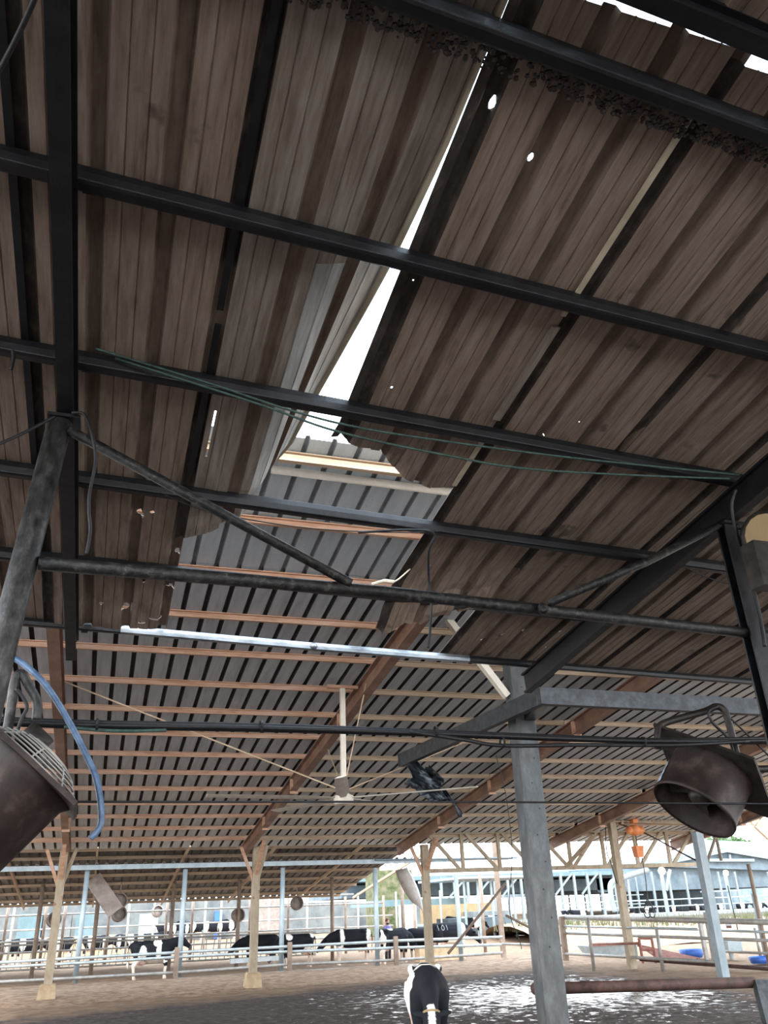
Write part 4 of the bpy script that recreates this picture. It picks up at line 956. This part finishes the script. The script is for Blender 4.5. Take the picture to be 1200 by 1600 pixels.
# fence with three rails and kick board
YF = 28.0
fz = [[(-40, 1506), (120, 1497), (300, 1487), (450, 1479), (620, 1470), (785, 1464)], [(-40, 1513), (120, 1505), (300, 1494), (450, 1487), (620, 1481), (785, 1476)], [(-40, 1536), (120, 1528), (300, 1518), (450, 1507), (620, 1500), (785, 1489)], [(-40, 1553), (120, 1541), (300, 1528), (450, 1518), (620, 1509), (785, 1501)]]
for k, line in enumerate(fz):
    MB().tube([A(x, y, YF) for x, y in line], .042 if k < 3 else .03, 8).build('fence_rail', M['railb'] if k < 2 else M['rail'], label=f'{["top", "second", "third", "lowest"][k]} rail of the long fence in front of the cows', cat='rail', smooth=True)
for k, (x, yt, yb) in enumerate([(277, 1480, 1533), (453, 1472, 1522), (618, 1463, 1512)]):
    a = A(x, yt, YF - .1); MB().bar((a.x, YF - .1, -.05), (a.x, YF - .1, a.z), .13, .10, up=Vector((0, 1, 0))).build('fence_post', M['brownpost'], label=f'squat fence post in front of the cows, {nth(k)} from the left', cat='post')
MB().bar(A(360, 1502, 29.2), A(442, 1496, 29.2), .35, .12).build('water_trough', M['whitem'], label='white pipe-like water trough below the black cow', cat='trough')
MB().bar(A(652, 1492, 29.5), A(720, 1487, 29.5), .5, .42).build('brick_trough', M['footing'], label='tan masonry trough in front of the branded cow', cat='trough')
# sandy bank strip under the posts
bk = MB(); nb = 90
for j, (yy, zz) in enumerate(((22.4, -.03), (23.0, .03), (25.0, .10), (27.4, .10), (28.4, .02), (29, -.04))):
    for i in range(nb): 
        x = -14 + i * .32
        bk.v.append(Vector((x, yy + .27 * max(0, x) * (.6 if j < 3 else 0) + .3 * noise.noise(Vector((x * .6, j, 0))), zz + .04 * noise.noise(Vector((x, j * 1.7, 3))))))
for j in range(5):
    for i in range(nb - 1): a = j * nb + i; bk.f.append((a, a + 1, a + nb + 1, a + nb))
bk.build('dirt_bank', M['bank'], label='low sandy dirt bank along the fence under the barn posts', cat='dirt bank', smooth=True)

# ================================================================== FAR LEFT BACKGROUND
def wallb(name, xa, ya, xb, yb, Yv, mat, label, cat, depth=2., d=None):
    a = A(xa, ya, Yv); b = A(xb, yb, Yv)
    if name in ('building', 'trailer', 'metal_door', 'low_wall', 'vehicle', 'hedge_bank', 'doorway_panel'): b.z = 0
    return MB().box(((a.x + b.x) / 2, Yv + depth / 2, (a.z + b.z) / 2), (abs(b.x - a.x), depth, abs(a.z - b.z))).build(name, mat, label=label, cat=cat)
wallb('low_wall', -60, 1471, 250, 1484, 47, M['footing'], 'low tan feed wall behind the herd at far left', 'wall', .4)
wallb('building', -80, 1405, 260, 1462, 70, M['pale'], 'pale white building far behind the shed, left', 'building', 6)
wallb('building', 262, 1408, 420, 1458, 72, M['pale'], 'pale building with blue door behind the far cows', 'building', 6)
wallb('doorway_panel', 336, 1424, 347, 1441, 71.5, M['blue'], 'bright blue panel on the pale building', 'panel', .3)
wallb('building', 407, 1404, 437, 1450, 60, M['duct'], 'small brown block house with a dark doorway', 'building', 3)
wallb('building', 440, 1412, 560, 1452, 74, M['pale'], 'white walled building right of the brown block house', 'building', 6)
wallb('metal_door', 624, 1414, 652, 1450, 44, M['greyblue'], 'grey ribbed metal doors behind the person', 'door', .2)
wallb('building', 560, 1414, 690, 1450, 76, M['pale'], 'pale wall far behind the person', 'building', 6)
wallb('building', 690, 1413, 770, 1440, 66, M['yellow'], 'ochre yellow building right of the third barn post', 'building', 5)
wallb('building', 756, 1424, 800, 1444, 62, M['pale'], 'cream low wall beside the ochre building', 'building', 4)
wallb('low_roof', 590, 1407, 730, 1412, 50, M['roofb'], 'thin flat roof edge above the grey doors', 'roof', 6)
for k, (x, w_, c1) in enumerate([(30, 34, 'roofb'), (70, 40, 'pale'), (120, 26, 'roofb'), (220, 26, 'whitem')]):
    wallb('trailer', x, 1428, x + w_, 1452, 66, M[c1], f'pale trailer parked far behind the herd, {nth(k)} from the left', 'trailer', 2)
wallb('hedge_bank', 590, 1360, 645, 1402, 58, M['weeds'], 'green leafy slope seen under the right end of the shed', 'hedge', 3)
wallb('vehicle', 700, 1436, 800, 1447, 52, M['dkint'], 'dark blue vehicle parked behind the branded cow', 'vehicle', 2)

# ================================================================== HANDLING PEN ON THE RIGHT
def vpost(name, xb, yb, xt, yt, mat, label, r_=.06, square=False, Yv=None):
    b_ = G(xb, yb) if Yv is None else A(xb, yb, Yv); t_ = A(xt, yt, b_.y)
    mb = MB()
    if square: mb.bar((b_.x, b_.y, -.05), (b_.x, b_.y, t_.z), r_ * 2, r_ * 2, up=Vector((0, 1, 0)))
    else: mb.tube([(b_.x, b_.y, -.05), (b_.x, b_.y, t_.z)], r_, 10)
    mb.build(name, mat, label=label, cat='post', smooth=not square); return b_
vpost('pen_post', 787, 1494, 768, 1312, M['brownpost'], 'thin brown post left of the concrete post, fence rails end on it', .075, True)
vpost('pen_post', 988, 1512, 948, 1284, M['cream'], 'cream steel post under the hoist beam', .095, True)
vpost('pen_post', 1131, 1527, 1090, 1300, M['bluew'], 'tall pale blue square post below the drum fan', .10, True)
vpost('pen_post', 1124, 1496, 1103, 1302, M['brownpost'], 'thin brown post right behind the tall pale blue post', .08, True)
vpost('pen_post', 885, 1503, 876, 1432, M['brownpost'], 'short pen post just right of the concrete post', .07, True)
vpost('pen_post', 928, 1514, 919, 1434, M['rail'], 'short thin pen post left of the cream hoist post', .045)
vpost('pen_post', 1036, 1516, 1022, 1448, M['rail'], 'short pen post between the two tall right posts', .045)
vpost('pen_post', 1204, 1516, 1165, 1350, M['brownpost'], 'slim brown post at the right picture edge, no roof on it', .05)
vpost('pen_post', 1197, 1498, 1183, 1396, M['bluew'], 'slim pale post at the right picture edge', .05)
vpost('pen_post', 1118, 1505, 1105, 1425, M['rail'], 'short grey post left of the tall pale blue post', .06, True)
vpost('pen_post', 1105, 1503, 1088, 1440, M['rail'], 'pen gate stile left of the grey short post', .05, True)
vpost('pen_post', 1190, 1502, 1177, 1450, M['rail'], 'short pen post near the right picture edge', .04)
rl = [((878, 1433), (1210, 1441), .07, 'rail', 'thick top pipe of the handling pen'), ((880, 1458), (1210, 1470), .04, 'rail', 'second pipe of the handling pen'), ((876, 1447), (1090, 1452), .03, 'railb', 'thin grey pipe of the handling pen beside the concrete post'),
      ((880, 1490), (1120, 1503), .04, 'rail', 'low pipe of the handling pen'), ((1000, 1499), (1215, 1515), .045, 'rust', 'lowest rusty pipe of the pen at right'), ((925, 1475), (1000, 1474), .03, 'redp', 'short red-brown pipe over the grey trough'), ((1110, 1453), (1210, 1457), .03, 'railb', 'grey pipe right of the tall pale blue post'), ((1120, 1486), (1205, 1490), .03, 'rail', 'low pipe in front of the small grey tank'),
      ((785, 1475), (876, 1477), .035, 'rail', 'thin pipe running behind the concrete post')]
for a, b, r_, mt, lab in rl:
    pa, pb = G(a[0], 1503 if a[0] < 950 else 1512), G(b[0], 1524)
    MB().tube([A(a[0], a[1], min(28, pa.y)), A(b[0], b[1], max(18.5, min(26, pb.y)))], r_, 8).build('pen_rail', M[mt], label=lab, cat='rail', smooth=True)
# trough, grate, tub, tank, sign
def boxpx(name, xa, ya, xb, yb, mat, label, cat, depth=.8, Yv=None):
    Yb = G((xa + xb) / 2, yb).y if Yv is None else Yv
    return wallb(name, xa, ya, xb, yb, Yb, mat, label, cat, depth)
tg = thing('metal_trough', G(960, 1494), 'grey metal trough with red rim inside the handling pen', 'trough')
a = G(928, 1494); b = A(978, 1475, a.y)
MB().loft([[(a.x + .0, a.y, 0), (b.x - .1, a.y, 0), (b.x - .1, a.y + .6, 0), (a.x + .0, a.y + .6, 0)], [(a.x - .15, a.y - .1, b.z), (b.x, a.y - .1, b.z), (b.x, a.y + .8, b.z), (a.x - .15, a.y + .8, b.z)]]).build('basin', M['greyblue'], tg)
MB().bar((a.x - .2, a.y - .12, b.z + .02), (b.x + .05, a.y - .12, b.z + .02), .06, .06).build('rim', M['redp'], tg)
boxpx('plastic_drum', 986, 1473, 997, 1494, M['pale'], 'small white drum beside the cream hoist post', 'drum', .4)
gg = thing('floor_grate', G(1040, 1502), 'dark red slatted grate panel lying in the handling pen', 'grate')
for i in range(16):
    x = 1000 + i * 4.2; p = A(x, 1478 + i * .9, G(1030, 1500).y); q_ = A(x + 3, 1499 + i * .4, G(1030, 1502).y)
    MB().bar(p, (p.x + .1, q_.y - .3, max(.02, q_.z)), .05, .03, up=Vector((0, 1, 0))).build('slat', M['redp'], gg)
MB().bar(A(996, 1477, G(1030, 1500).y), A(1068, 1493, G(1030, 1500).y), .06, .06).build('frame_bar', M['redp'], gg)
gt = thing('red_gate', G(1005, 1504), 'small rusty red pipe gate beside the red grate', 'gate')
gy_ = G(1005, 1506).y
for (x0, y0, x1, y1) in ((998, 1466, 1005, 1505), (1018, 1466, 1025, 1505), (998, 1466, 1018, 1466), (1001, 1484, 1022, 1484)):
    MB().tube([A(x0, y0, gy_), A(x1, y1, gy_)], .04, 6).build('pipe', M['redp'], gt)
p = G(1082, 1496)
MB().lathe((p.x, p.y, 0), Z, [(0, .01), (.28, .01), (.36, .22), (.38, .22), (.30, 0), (0, 0)], 18).build('plastic_tub', M['blue'], label='blue plastic tub on the ground of the pen', cat='tub', smooth=True)
p = G(1190, 1505)
MB().lathe((p.x, p.y, 0), Z, [(0, .01), (.24, .01), (.30, .16), (.32, .16), (.26, 0), (0, 0)], 18).build('plastic_tub', M['blue'], label='blue plastic tub at the right picture edge', cat='tub', smooth=True)
tk = thing('water_tank', G(1146, 1500), 'grey box tank on a short leg beside the tall pale blue post', 'tank')
ty = G(1146, 1500).y; a = A(1134, 1470, ty); b = A(1160, 1487, ty)
MB().box(((a.x + b.x) / 2, ty + .2, (a.z + b.z) / 2), (b.x - a.x, .5, a.z - b.z)).build('box', M['greyblue'], tk, bevel=.02)
MB().tube([((a.x + b.x) / 2, ty + .2, 0), ((a.x + b.x) / 2, ty + .2, b.z)], .07, 10).build('leg', M['greyblue'], tk)
sg = thing('warning_sign', A(1138, 1455, ty), 'small red and white sign above the grey tank', 'sign')
c_ = A(1138, 1444, ty + .3)
MB().box(c_, (.18, .02, .22)).build('board', M['whitem'], sg)
for dz in (-.07, .07): MB().box(c_ + Vector((0, -.015, dz)), (.16, .01, .06)).build('red_band', M['hair'], sg)
# hoist
yh = G(988, 1512).y
bm_ = thing('hoist_beam', A(935, 1280, yh), 'cream steel beam carrying the orange hoist', 'beam')
MB().ibeam(A(935, 1279, yh), A(1085, 1284, yh), .16, .15).build('beam', M['cream'], bm_)
for x, y in ((972, 1277), (1020, 1280)): 
    t_ = A(x, y, yh); MB().bar(t_, (t_.x - .05, t_.y, zf(min(25, t_.y)) - .1), .07, .07, up=Vector((0, 1, 0))).build('hanger', M['salmon'], bm_)
ho = thing('chain_hoist', A(990, 1290, yh), 'orange electric chain hoist hanging from the cream beam', 'hoist')
MB().box(A(990, 1282, yh - .12), (.18, .2, .16)).build('trolley', M['orange'], ho, bevel=.02)
cM = A(992, 1297, yh - .12)
MB().lathe(cM, (1, 0, 0), [(0, -.26), (.10, -.25), (.12, -.16), (.10, -.12), (.15, -.1), (.15, .08), (.11, .12), (.11, .24), (0, .25)], 14).build('motor', M['orange'], ho, smooth=True)
MB().tube([cM, A(997, 1328, yh - .12)], .015, 6).build('chain', M['dark_iron'], ho)
a = A(997, 1330, yh - .12); MB().loft([[(a.x + sx_ * w_, a.y + sy_ * w_, a.z + h) for sx_, sy_ in ((-1, -1), (1, -1), (1, 1), (-1, 1))] for h, w_ in ((.14, .13), (-.16, .10))]).build('chain_bag', M['orange'], ho)
MB().tube(spline([A(1003, 1340, yh - .1), A(1009, 1375, yh - .1), A(1011, 1405, yh - .1)], 4), .013, 6).build('lower_chain', M['dark_iron'], ho)
sp_ = A(1013, 1415, yh - .1)
for s_ in (-1, 1): MB().tube([sp_ + Vector((0, 0, .18)), sp_ + Vector((.15 * s_, 0, -.08)), sp_ + Vector((.12 * s_, 0, -.2))], .016, 6).build('spreader_arm', M['dark_iron'], ho)
for s_ in (-1, 1): MB().lathe(sp_ + Vector((.08 * s_, 0, -.2)), (0, 1, 0), [(.10, -.012), (.115, 0), (.10, .012), (.09, 0)], 14).build('hook_ring', M['dark_iron'], ho)
cable('hanging_cable', [A(946, 1290, yh), A(948, 1330, yh), A(955, 1350, yh), A(962, 1375, yh), A(970, 1390, yh)], .014, M['cable'], 'black cable hanging along the cream hoist post')
cable('wire', [A(967, 1287, yh), A(1010, 1303, yh), A(1060, 1330, 20), A(1098, 1350, 19)], .02, M['cable'], 'black cable slanting from the hoist beam to the tall pale post', 'wire')
cable('wire', [A(1148, 1290, 9), A(1175, 1280, 8), A(1215, 1262, 7)], .008, M['cable'], 'thin wire crossing the sky right of the drum fan', 'wire')
cable('hanging_cable', [A(1137, 1384, 22), A(1143, 1410, 22), A(1150, 1440, 22), A(1153, 1455, 22)], .014, M['cable'], 'dark cable hanging beside the grey tank')
for k, (xa, ya, xb, yb) in enumerate([(700, 1490, 790, 1380), (790, 1430, 833, 1452), (1127, 1345, 1118, 1303), (1103, 1352, 1120, 1302)]):
    MB().tube([A(xa, ya, 24.3 if k < 2 else 18.3), A(xb, yb, 24.3 if k < 2 else 18.3)], .035 if k else .04, 8).build('brace_rod', M['brownpost'], label=['rusty rod leaning across the branded cow', 'thin rod running down to the concrete post', 'short brace on the thin brown right post', 'short brace at the head of the tall pale post'][k], cat='rod', smooth=True)
# dirt mound and weeds
dm = MB(); nm = 60
for j in range(14):
    for i in range(nm):
        x = 17 + i * .55; y = 32 + j * 1.3; e = math.sin(min(1, j / 7) * PI / 2) if j < 9 else max(0, 1 - (j - 9) / 4)
        dm.v.append(Vector((x + .3 * j, y, -.05 + .75 * e * (1 - .5 * i / nm) + .12 * noise.noise(Vector((x * .7, y * .7, 1))))))
for j in range(13):
    for i in range(nm - 1): a = j * nm + i; dm.f.append((a, a + 1, a + nm + 1, a + nm))
dm.build('dirt_mound', M['bank'], label='brown dirt mound with dry grass behind the handling pen', cat='mound', smooth=True)
wd = MB()
for i in range(1500):
    x = 19 + random.random() * 26; y = 37 + random.random() * 6; h = .25 + random.random() * .45; s_ = .03 + random.random() * .03
    z = .45 * (1 - .5 * (x - 17) / 33); dx, dy = random.uniform(-.15, .15), random.uniform(-.1, .1)
    wd.add([(x - s_, y, z), (x + s_, y, z), (x + dx, y + dy, z + h)], [(0, 1, 2)])
wd.build('weeds', M['weeds'], label='green and yellow weeds growing on the dirt mound', cat='weeds', kind='stuff')
# ================================================================== FAR BARNS ON THE RIGHT
MB().box((42, 60, .25), (44, 10, .5)).build('concrete_apron', M['apron'], label='long pale concrete apron in front of the far barns, right', cat='apron')
Yb = 82
r0, r1, r2 = A(1133, 1329, Yb), A(1020, 1352, Yb), A(1330, 1362, Yb)
bn = thing('far_barn', (r0.x, Yb, 0), 'large open barn with pale blue gable roof far away on the right', 'barn')
L_ = 60
def slab(p, q_, th, y0, y1):
    n_ = Vector((-(q_.z - p.z), 0, q_.x - p.x)).normalized() * th
    mb = MB(); vs = []
    for y in (y0, y1):
        for v in (p, q_, q_ + n_, p + n_): vs.append(Vector((v.x, y, v.z)))
    return mb.add(vs, [(0, 1, 2, 3), (7, 6, 5, 4), (0, 4, 5, 1), (1, 5, 6, 2), (2, 6, 7, 3), (3, 7, 4, 0)])
slab(r1, r0, .25, Yb, Yb + L_).build('roof_slope', M['roofb'], bn); slab(r0, r2, .25, Yb, Yb + L_).build('roof_slope', M['roofb'], bn)
MB().bar(r1 + Vector((0, -.2, 0)), r0 + Vector((0, -.2, 0)), .2, .35).build('barge_board', M['farwhite'], bn); MB().bar(r0 + Vector((0, -.2, 0)), r2 + Vector((0, -.2, 0)), .2, .35).build('barge_board', M['farwhite'], bn)
MB().bar(A(1108, 1344, Yb), A(1178, 1344, Yb), .2, .3).build('collar_beam', M['farwhite'], bn)
for x in (1126, 1140): MB().bar(A(x, 1335, Yb), A(x + 1, 1344, Yb), .15, .2).build('strut', M['farwhite'], bn)
gi = MB().add([A(1020, 1354, Yb + .3), A(1133, 1331, Yb + .3), A(1330, 1364, Yb + .3), A(1020, 1354, Yb + .5), A(1133, 1331, Yb + .5), A(1330, 1364, Yb + .5)], [(0, 1, 2), (5, 4, 3), (0, 3, 4, 1), (1, 4, 5, 2), (2, 5, 3, 0)]); gi.build('gable_shade_panel', M['dkint'], bn)  # added panel, coloured like the shaded space inside the open gable
a = A(930, 1362, Yb + 1); b = A(1340, 1362, Yb + 1); MB().box(((a.x + b.x) / 2, Yb + 14, a.z - .9), (b.x - a.x, 26, 2.2)).build('interior_shade_box', M['dkint'], bn)  # solid box; the barn interior's shade is put into its colour
a = A(960, 1385, Yb + 26); b = A(1380, 1420, Yb + 26); MB().box(((a.x + b.x) / 2, Yb + 27, (a.z) / 2), (b.x - a.x, .5, a.z * 1.3)).build('back_shade_box', M['dkint'], bn)
for x in range(965, 1240, 26):
    t_ = A(x, 1362, Yb); MB().bar((t_.x, Yb, 0), (t_.x, Yb, t_.z), .2, .2, up=Vector((0, 1, 0))).build('post', M['farwhite'], bn)
for z_ in (.5, 1., 1.5):
    MB().tube([(A(870, 1410, 66).x, 66, z_), (A(1260, 1410, 66).x, 66, z_)], .05, 6).build('far_rail', M['railb'], label=f"{ {.5: 'lowest', 1.: 'middle', 1.5: 'top'}[z_]} white rail in front of the far right herd", cat='rail')
for k, (xa, ya, xb, yb, Yv, dp) in enumerate([(555, 1350, 1000, 1374, 78, 20), (770, 1338, 1030, 1330, 100, 16)]):
    a, b = A(xa, ya + 8, Yv), A(xb, yb - (8 if k == 0 else 0), Yv)
    o = thing('far_shed', ((a.x + b.x) / 2, Yv, 0), ['long low pale blue shed roof seen under the truss', 'highest pale barn roof on the horizon left of the gable barn'][k], 'shed')
    if k == 0:
        za1 = A(800, 1368, Yv).z
        MB().box(((a.x + b.x) / 2, Yv + dp / 2, za1), (b.x - a.x, dp, .35)).build('roof', M['roofb'], o)
        MB().box(((a.x + b.x) / 2, Yv + dp * .6, za1 - .9), (b.x - a.x, dp * .7, 1.1)).build('under_roof_shade_box', M['dkint'], o)  # dark box painted as the shade under the shed roof
        for x in range(690, 990, 21):
            t_ = A(x, 1400, Yv); MB().bar((t_.x, Yv, 0), (t_.x, Yv, za1), .22, .22, up=Vector((0, 1, 0))).build('post', M['farwhite'], o)
        for x in range(700, 980, 42):
            t_ = A(x, 1400, Yv); MB().bar((t_.x, Yv, za1 * .55), (t_.x + 2.0, Yv, za1), .15, .15).build('brace', M['farwhite'], o)
        for z_ in (1.2, 2.0): MB().bar((a.x, Yv, z_), (b.x, Yv, z_), .08, .08).build('rail', M['farwhite'], o)
    else:
        slab(A(840, 1370, Yv), A(1100, 1336, Yv), .3, Yv, Yv + dp).build('roof', M['farwhite'], o)
        for x in range(860, 1060, 24): t_ = A(x, 1367 - (x - 840) * .13, Yv); MB().bar((t_.x, Yv, 0), (t_.x, Yv, t_.z), .15, .15, up=Vector((0, 1, 0))).build('post', M['farwhite'], o)
rr_ = [A(1050, 1348, 118), A(1330, 1352, 118), A(1330, 1322, 138), A(1090, 1312, 138)]
MB().add(rr_ + [p - Vector((0, 0, .4)) for p in rr_], [(0, 1, 2, 3), (7, 6, 5, 4), (0, 4, 5, 1), (1, 5, 6, 2), (2, 6, 7, 3), (3, 7, 4, 0)]).build('far_roof', M['roofb'], label='smooth pale blue roof rising behind the gable barn, far right', cat='roof')
sh = thing('far_shed', A(760, 1440, 46), 'open metal shed frame with flat grey roof behind the third barn post', 'shed')
for x in (724, 745, 766, 800): t_ = A(x, 1372, 46); MB().bar((t_.x, 46, 0), (t_.x, 46, t_.z), .10, .10, up=Vector((0, 1, 0))).build('post', M['farwhite'], sh)
a, b = A(715, 1372, 46), A(850, 1369, 46); MB().box(((a.x + b.x) / 2, 49, a.z), (b.x - a.x, 7, .12)).build('roof', M['greyblue'], sh)
for k, (x, y, xp) in enumerate([(1034, 1361, 1034), (1134, 1364, 1134)]):
    c_ = A(x, y, 56); o = thing('yard_lamp', (c_.x, 56, 0), ['bright lit yard lamp on a white forked pole', 'smaller lit yard lamp right of the tall pale post'][k], 'lamp')
    MB().ell(c_, (.28 if k == 0 else .2, .2, .26 if k == 0 else .2), 12, 8).build('lamp_head', M['lamp'], o, smooth=True)
    MB().tube([(c_.x, 56.1, 0), (c_.x, 56.1, c_.z)], .14, 8).build('pole', M['farwhite'], o)
    if k == 0: MB().tube([(c_.x + .1, 56, c_.z * .62), A(1047, 1359, 56)], .12, 8).build('fork_arm', M['farwhite'], o)
    else: MB().bar((c_.x - 2.5, 56, c_.z * .62), (c_.x + 1, 56, c_.z * .62), .1, .1).build('cross_bar', M['farwhite'], o)
pa = thing('bent_pipe', A(960, 1440, 50), 'thick white bent pipe rising left of the lit yard lamp', 'pipe')
MB().tube(spline([A(1012, 1359, 50), A(975, 1371, 50), A(955, 1380, 50), A(955, 1400, 50), A(961, 1425, 50)], 5), .17, 10).build('tube', M['farwhite'], pa, smooth=True)
# curved arch barn at the far right edge
ar = thing('arched_roof', A(1190, 1290, 30), 'curved tan roof edge with purlins at the right picture edge', 'roof')
cp = [A(x, y, 27) for x, y in ((1150, 1243), (1166, 1262), (1183, 1284), (1204, 1304), (1240, 1328))]
for i in range(4): MB().bar(cp[i], cp[i + 1], .14, .5).build('edge_beam', M['cream'], ar)
for t_ in range(5): MB().tube([A(1168 + t_ * 12, 1240 + t_ * 3, 26.5), A(1195 + t_ * 14, 1262 + t_ * 5, 26.5)], .04, 6).build('purlin', M['tan'], ar)
def tree(x, y, Yv, r_, h, lab):
    b_ = A(x, y, Yv); o = thing('tree', (b_.x, Yv, 0), lab, 'tree'); mb = MB()
    for i in range(500):
        d = Vector((random.gauss(0, 1), random.gauss(0, 1), random.gauss(0, .6))).normalized() * r_ * random.random() ** .35
        c_ = b_ + Vector((d.x, d.y, d.z * h)); s_ = .35
        a1, a2 = Vector((random.uniform(-1, 1), random.uniform(-1, 1), random.uniform(-1, 1))) * s_, Vector((random.uniform(-1, 1), random.uniform(-1, 1), random.uniform(-1, 1))) * s_
        mb.add([c_ - a1, c_ + a2, c_ + a1, c_ - a2], [(0, 1, 2, 3)])
    mb.build('crown', M['leaf'], o); MB().tube([(b_.x, Yv, 0), (b_.x, Yv, b_.z)], .3, 8).build('trunk', M['bark'], o)
tree(1122, 1318, 150, 2.6, .7, 'tree crown just above the far barn ridge, left one'); tree(1145, 1318, 152, 2.6, .6, 'tree crown above the far barn ridge, middle one'); tree(1164, 1321, 148, 1.6, .6, 'smallest tree crown above the far barn ridge')
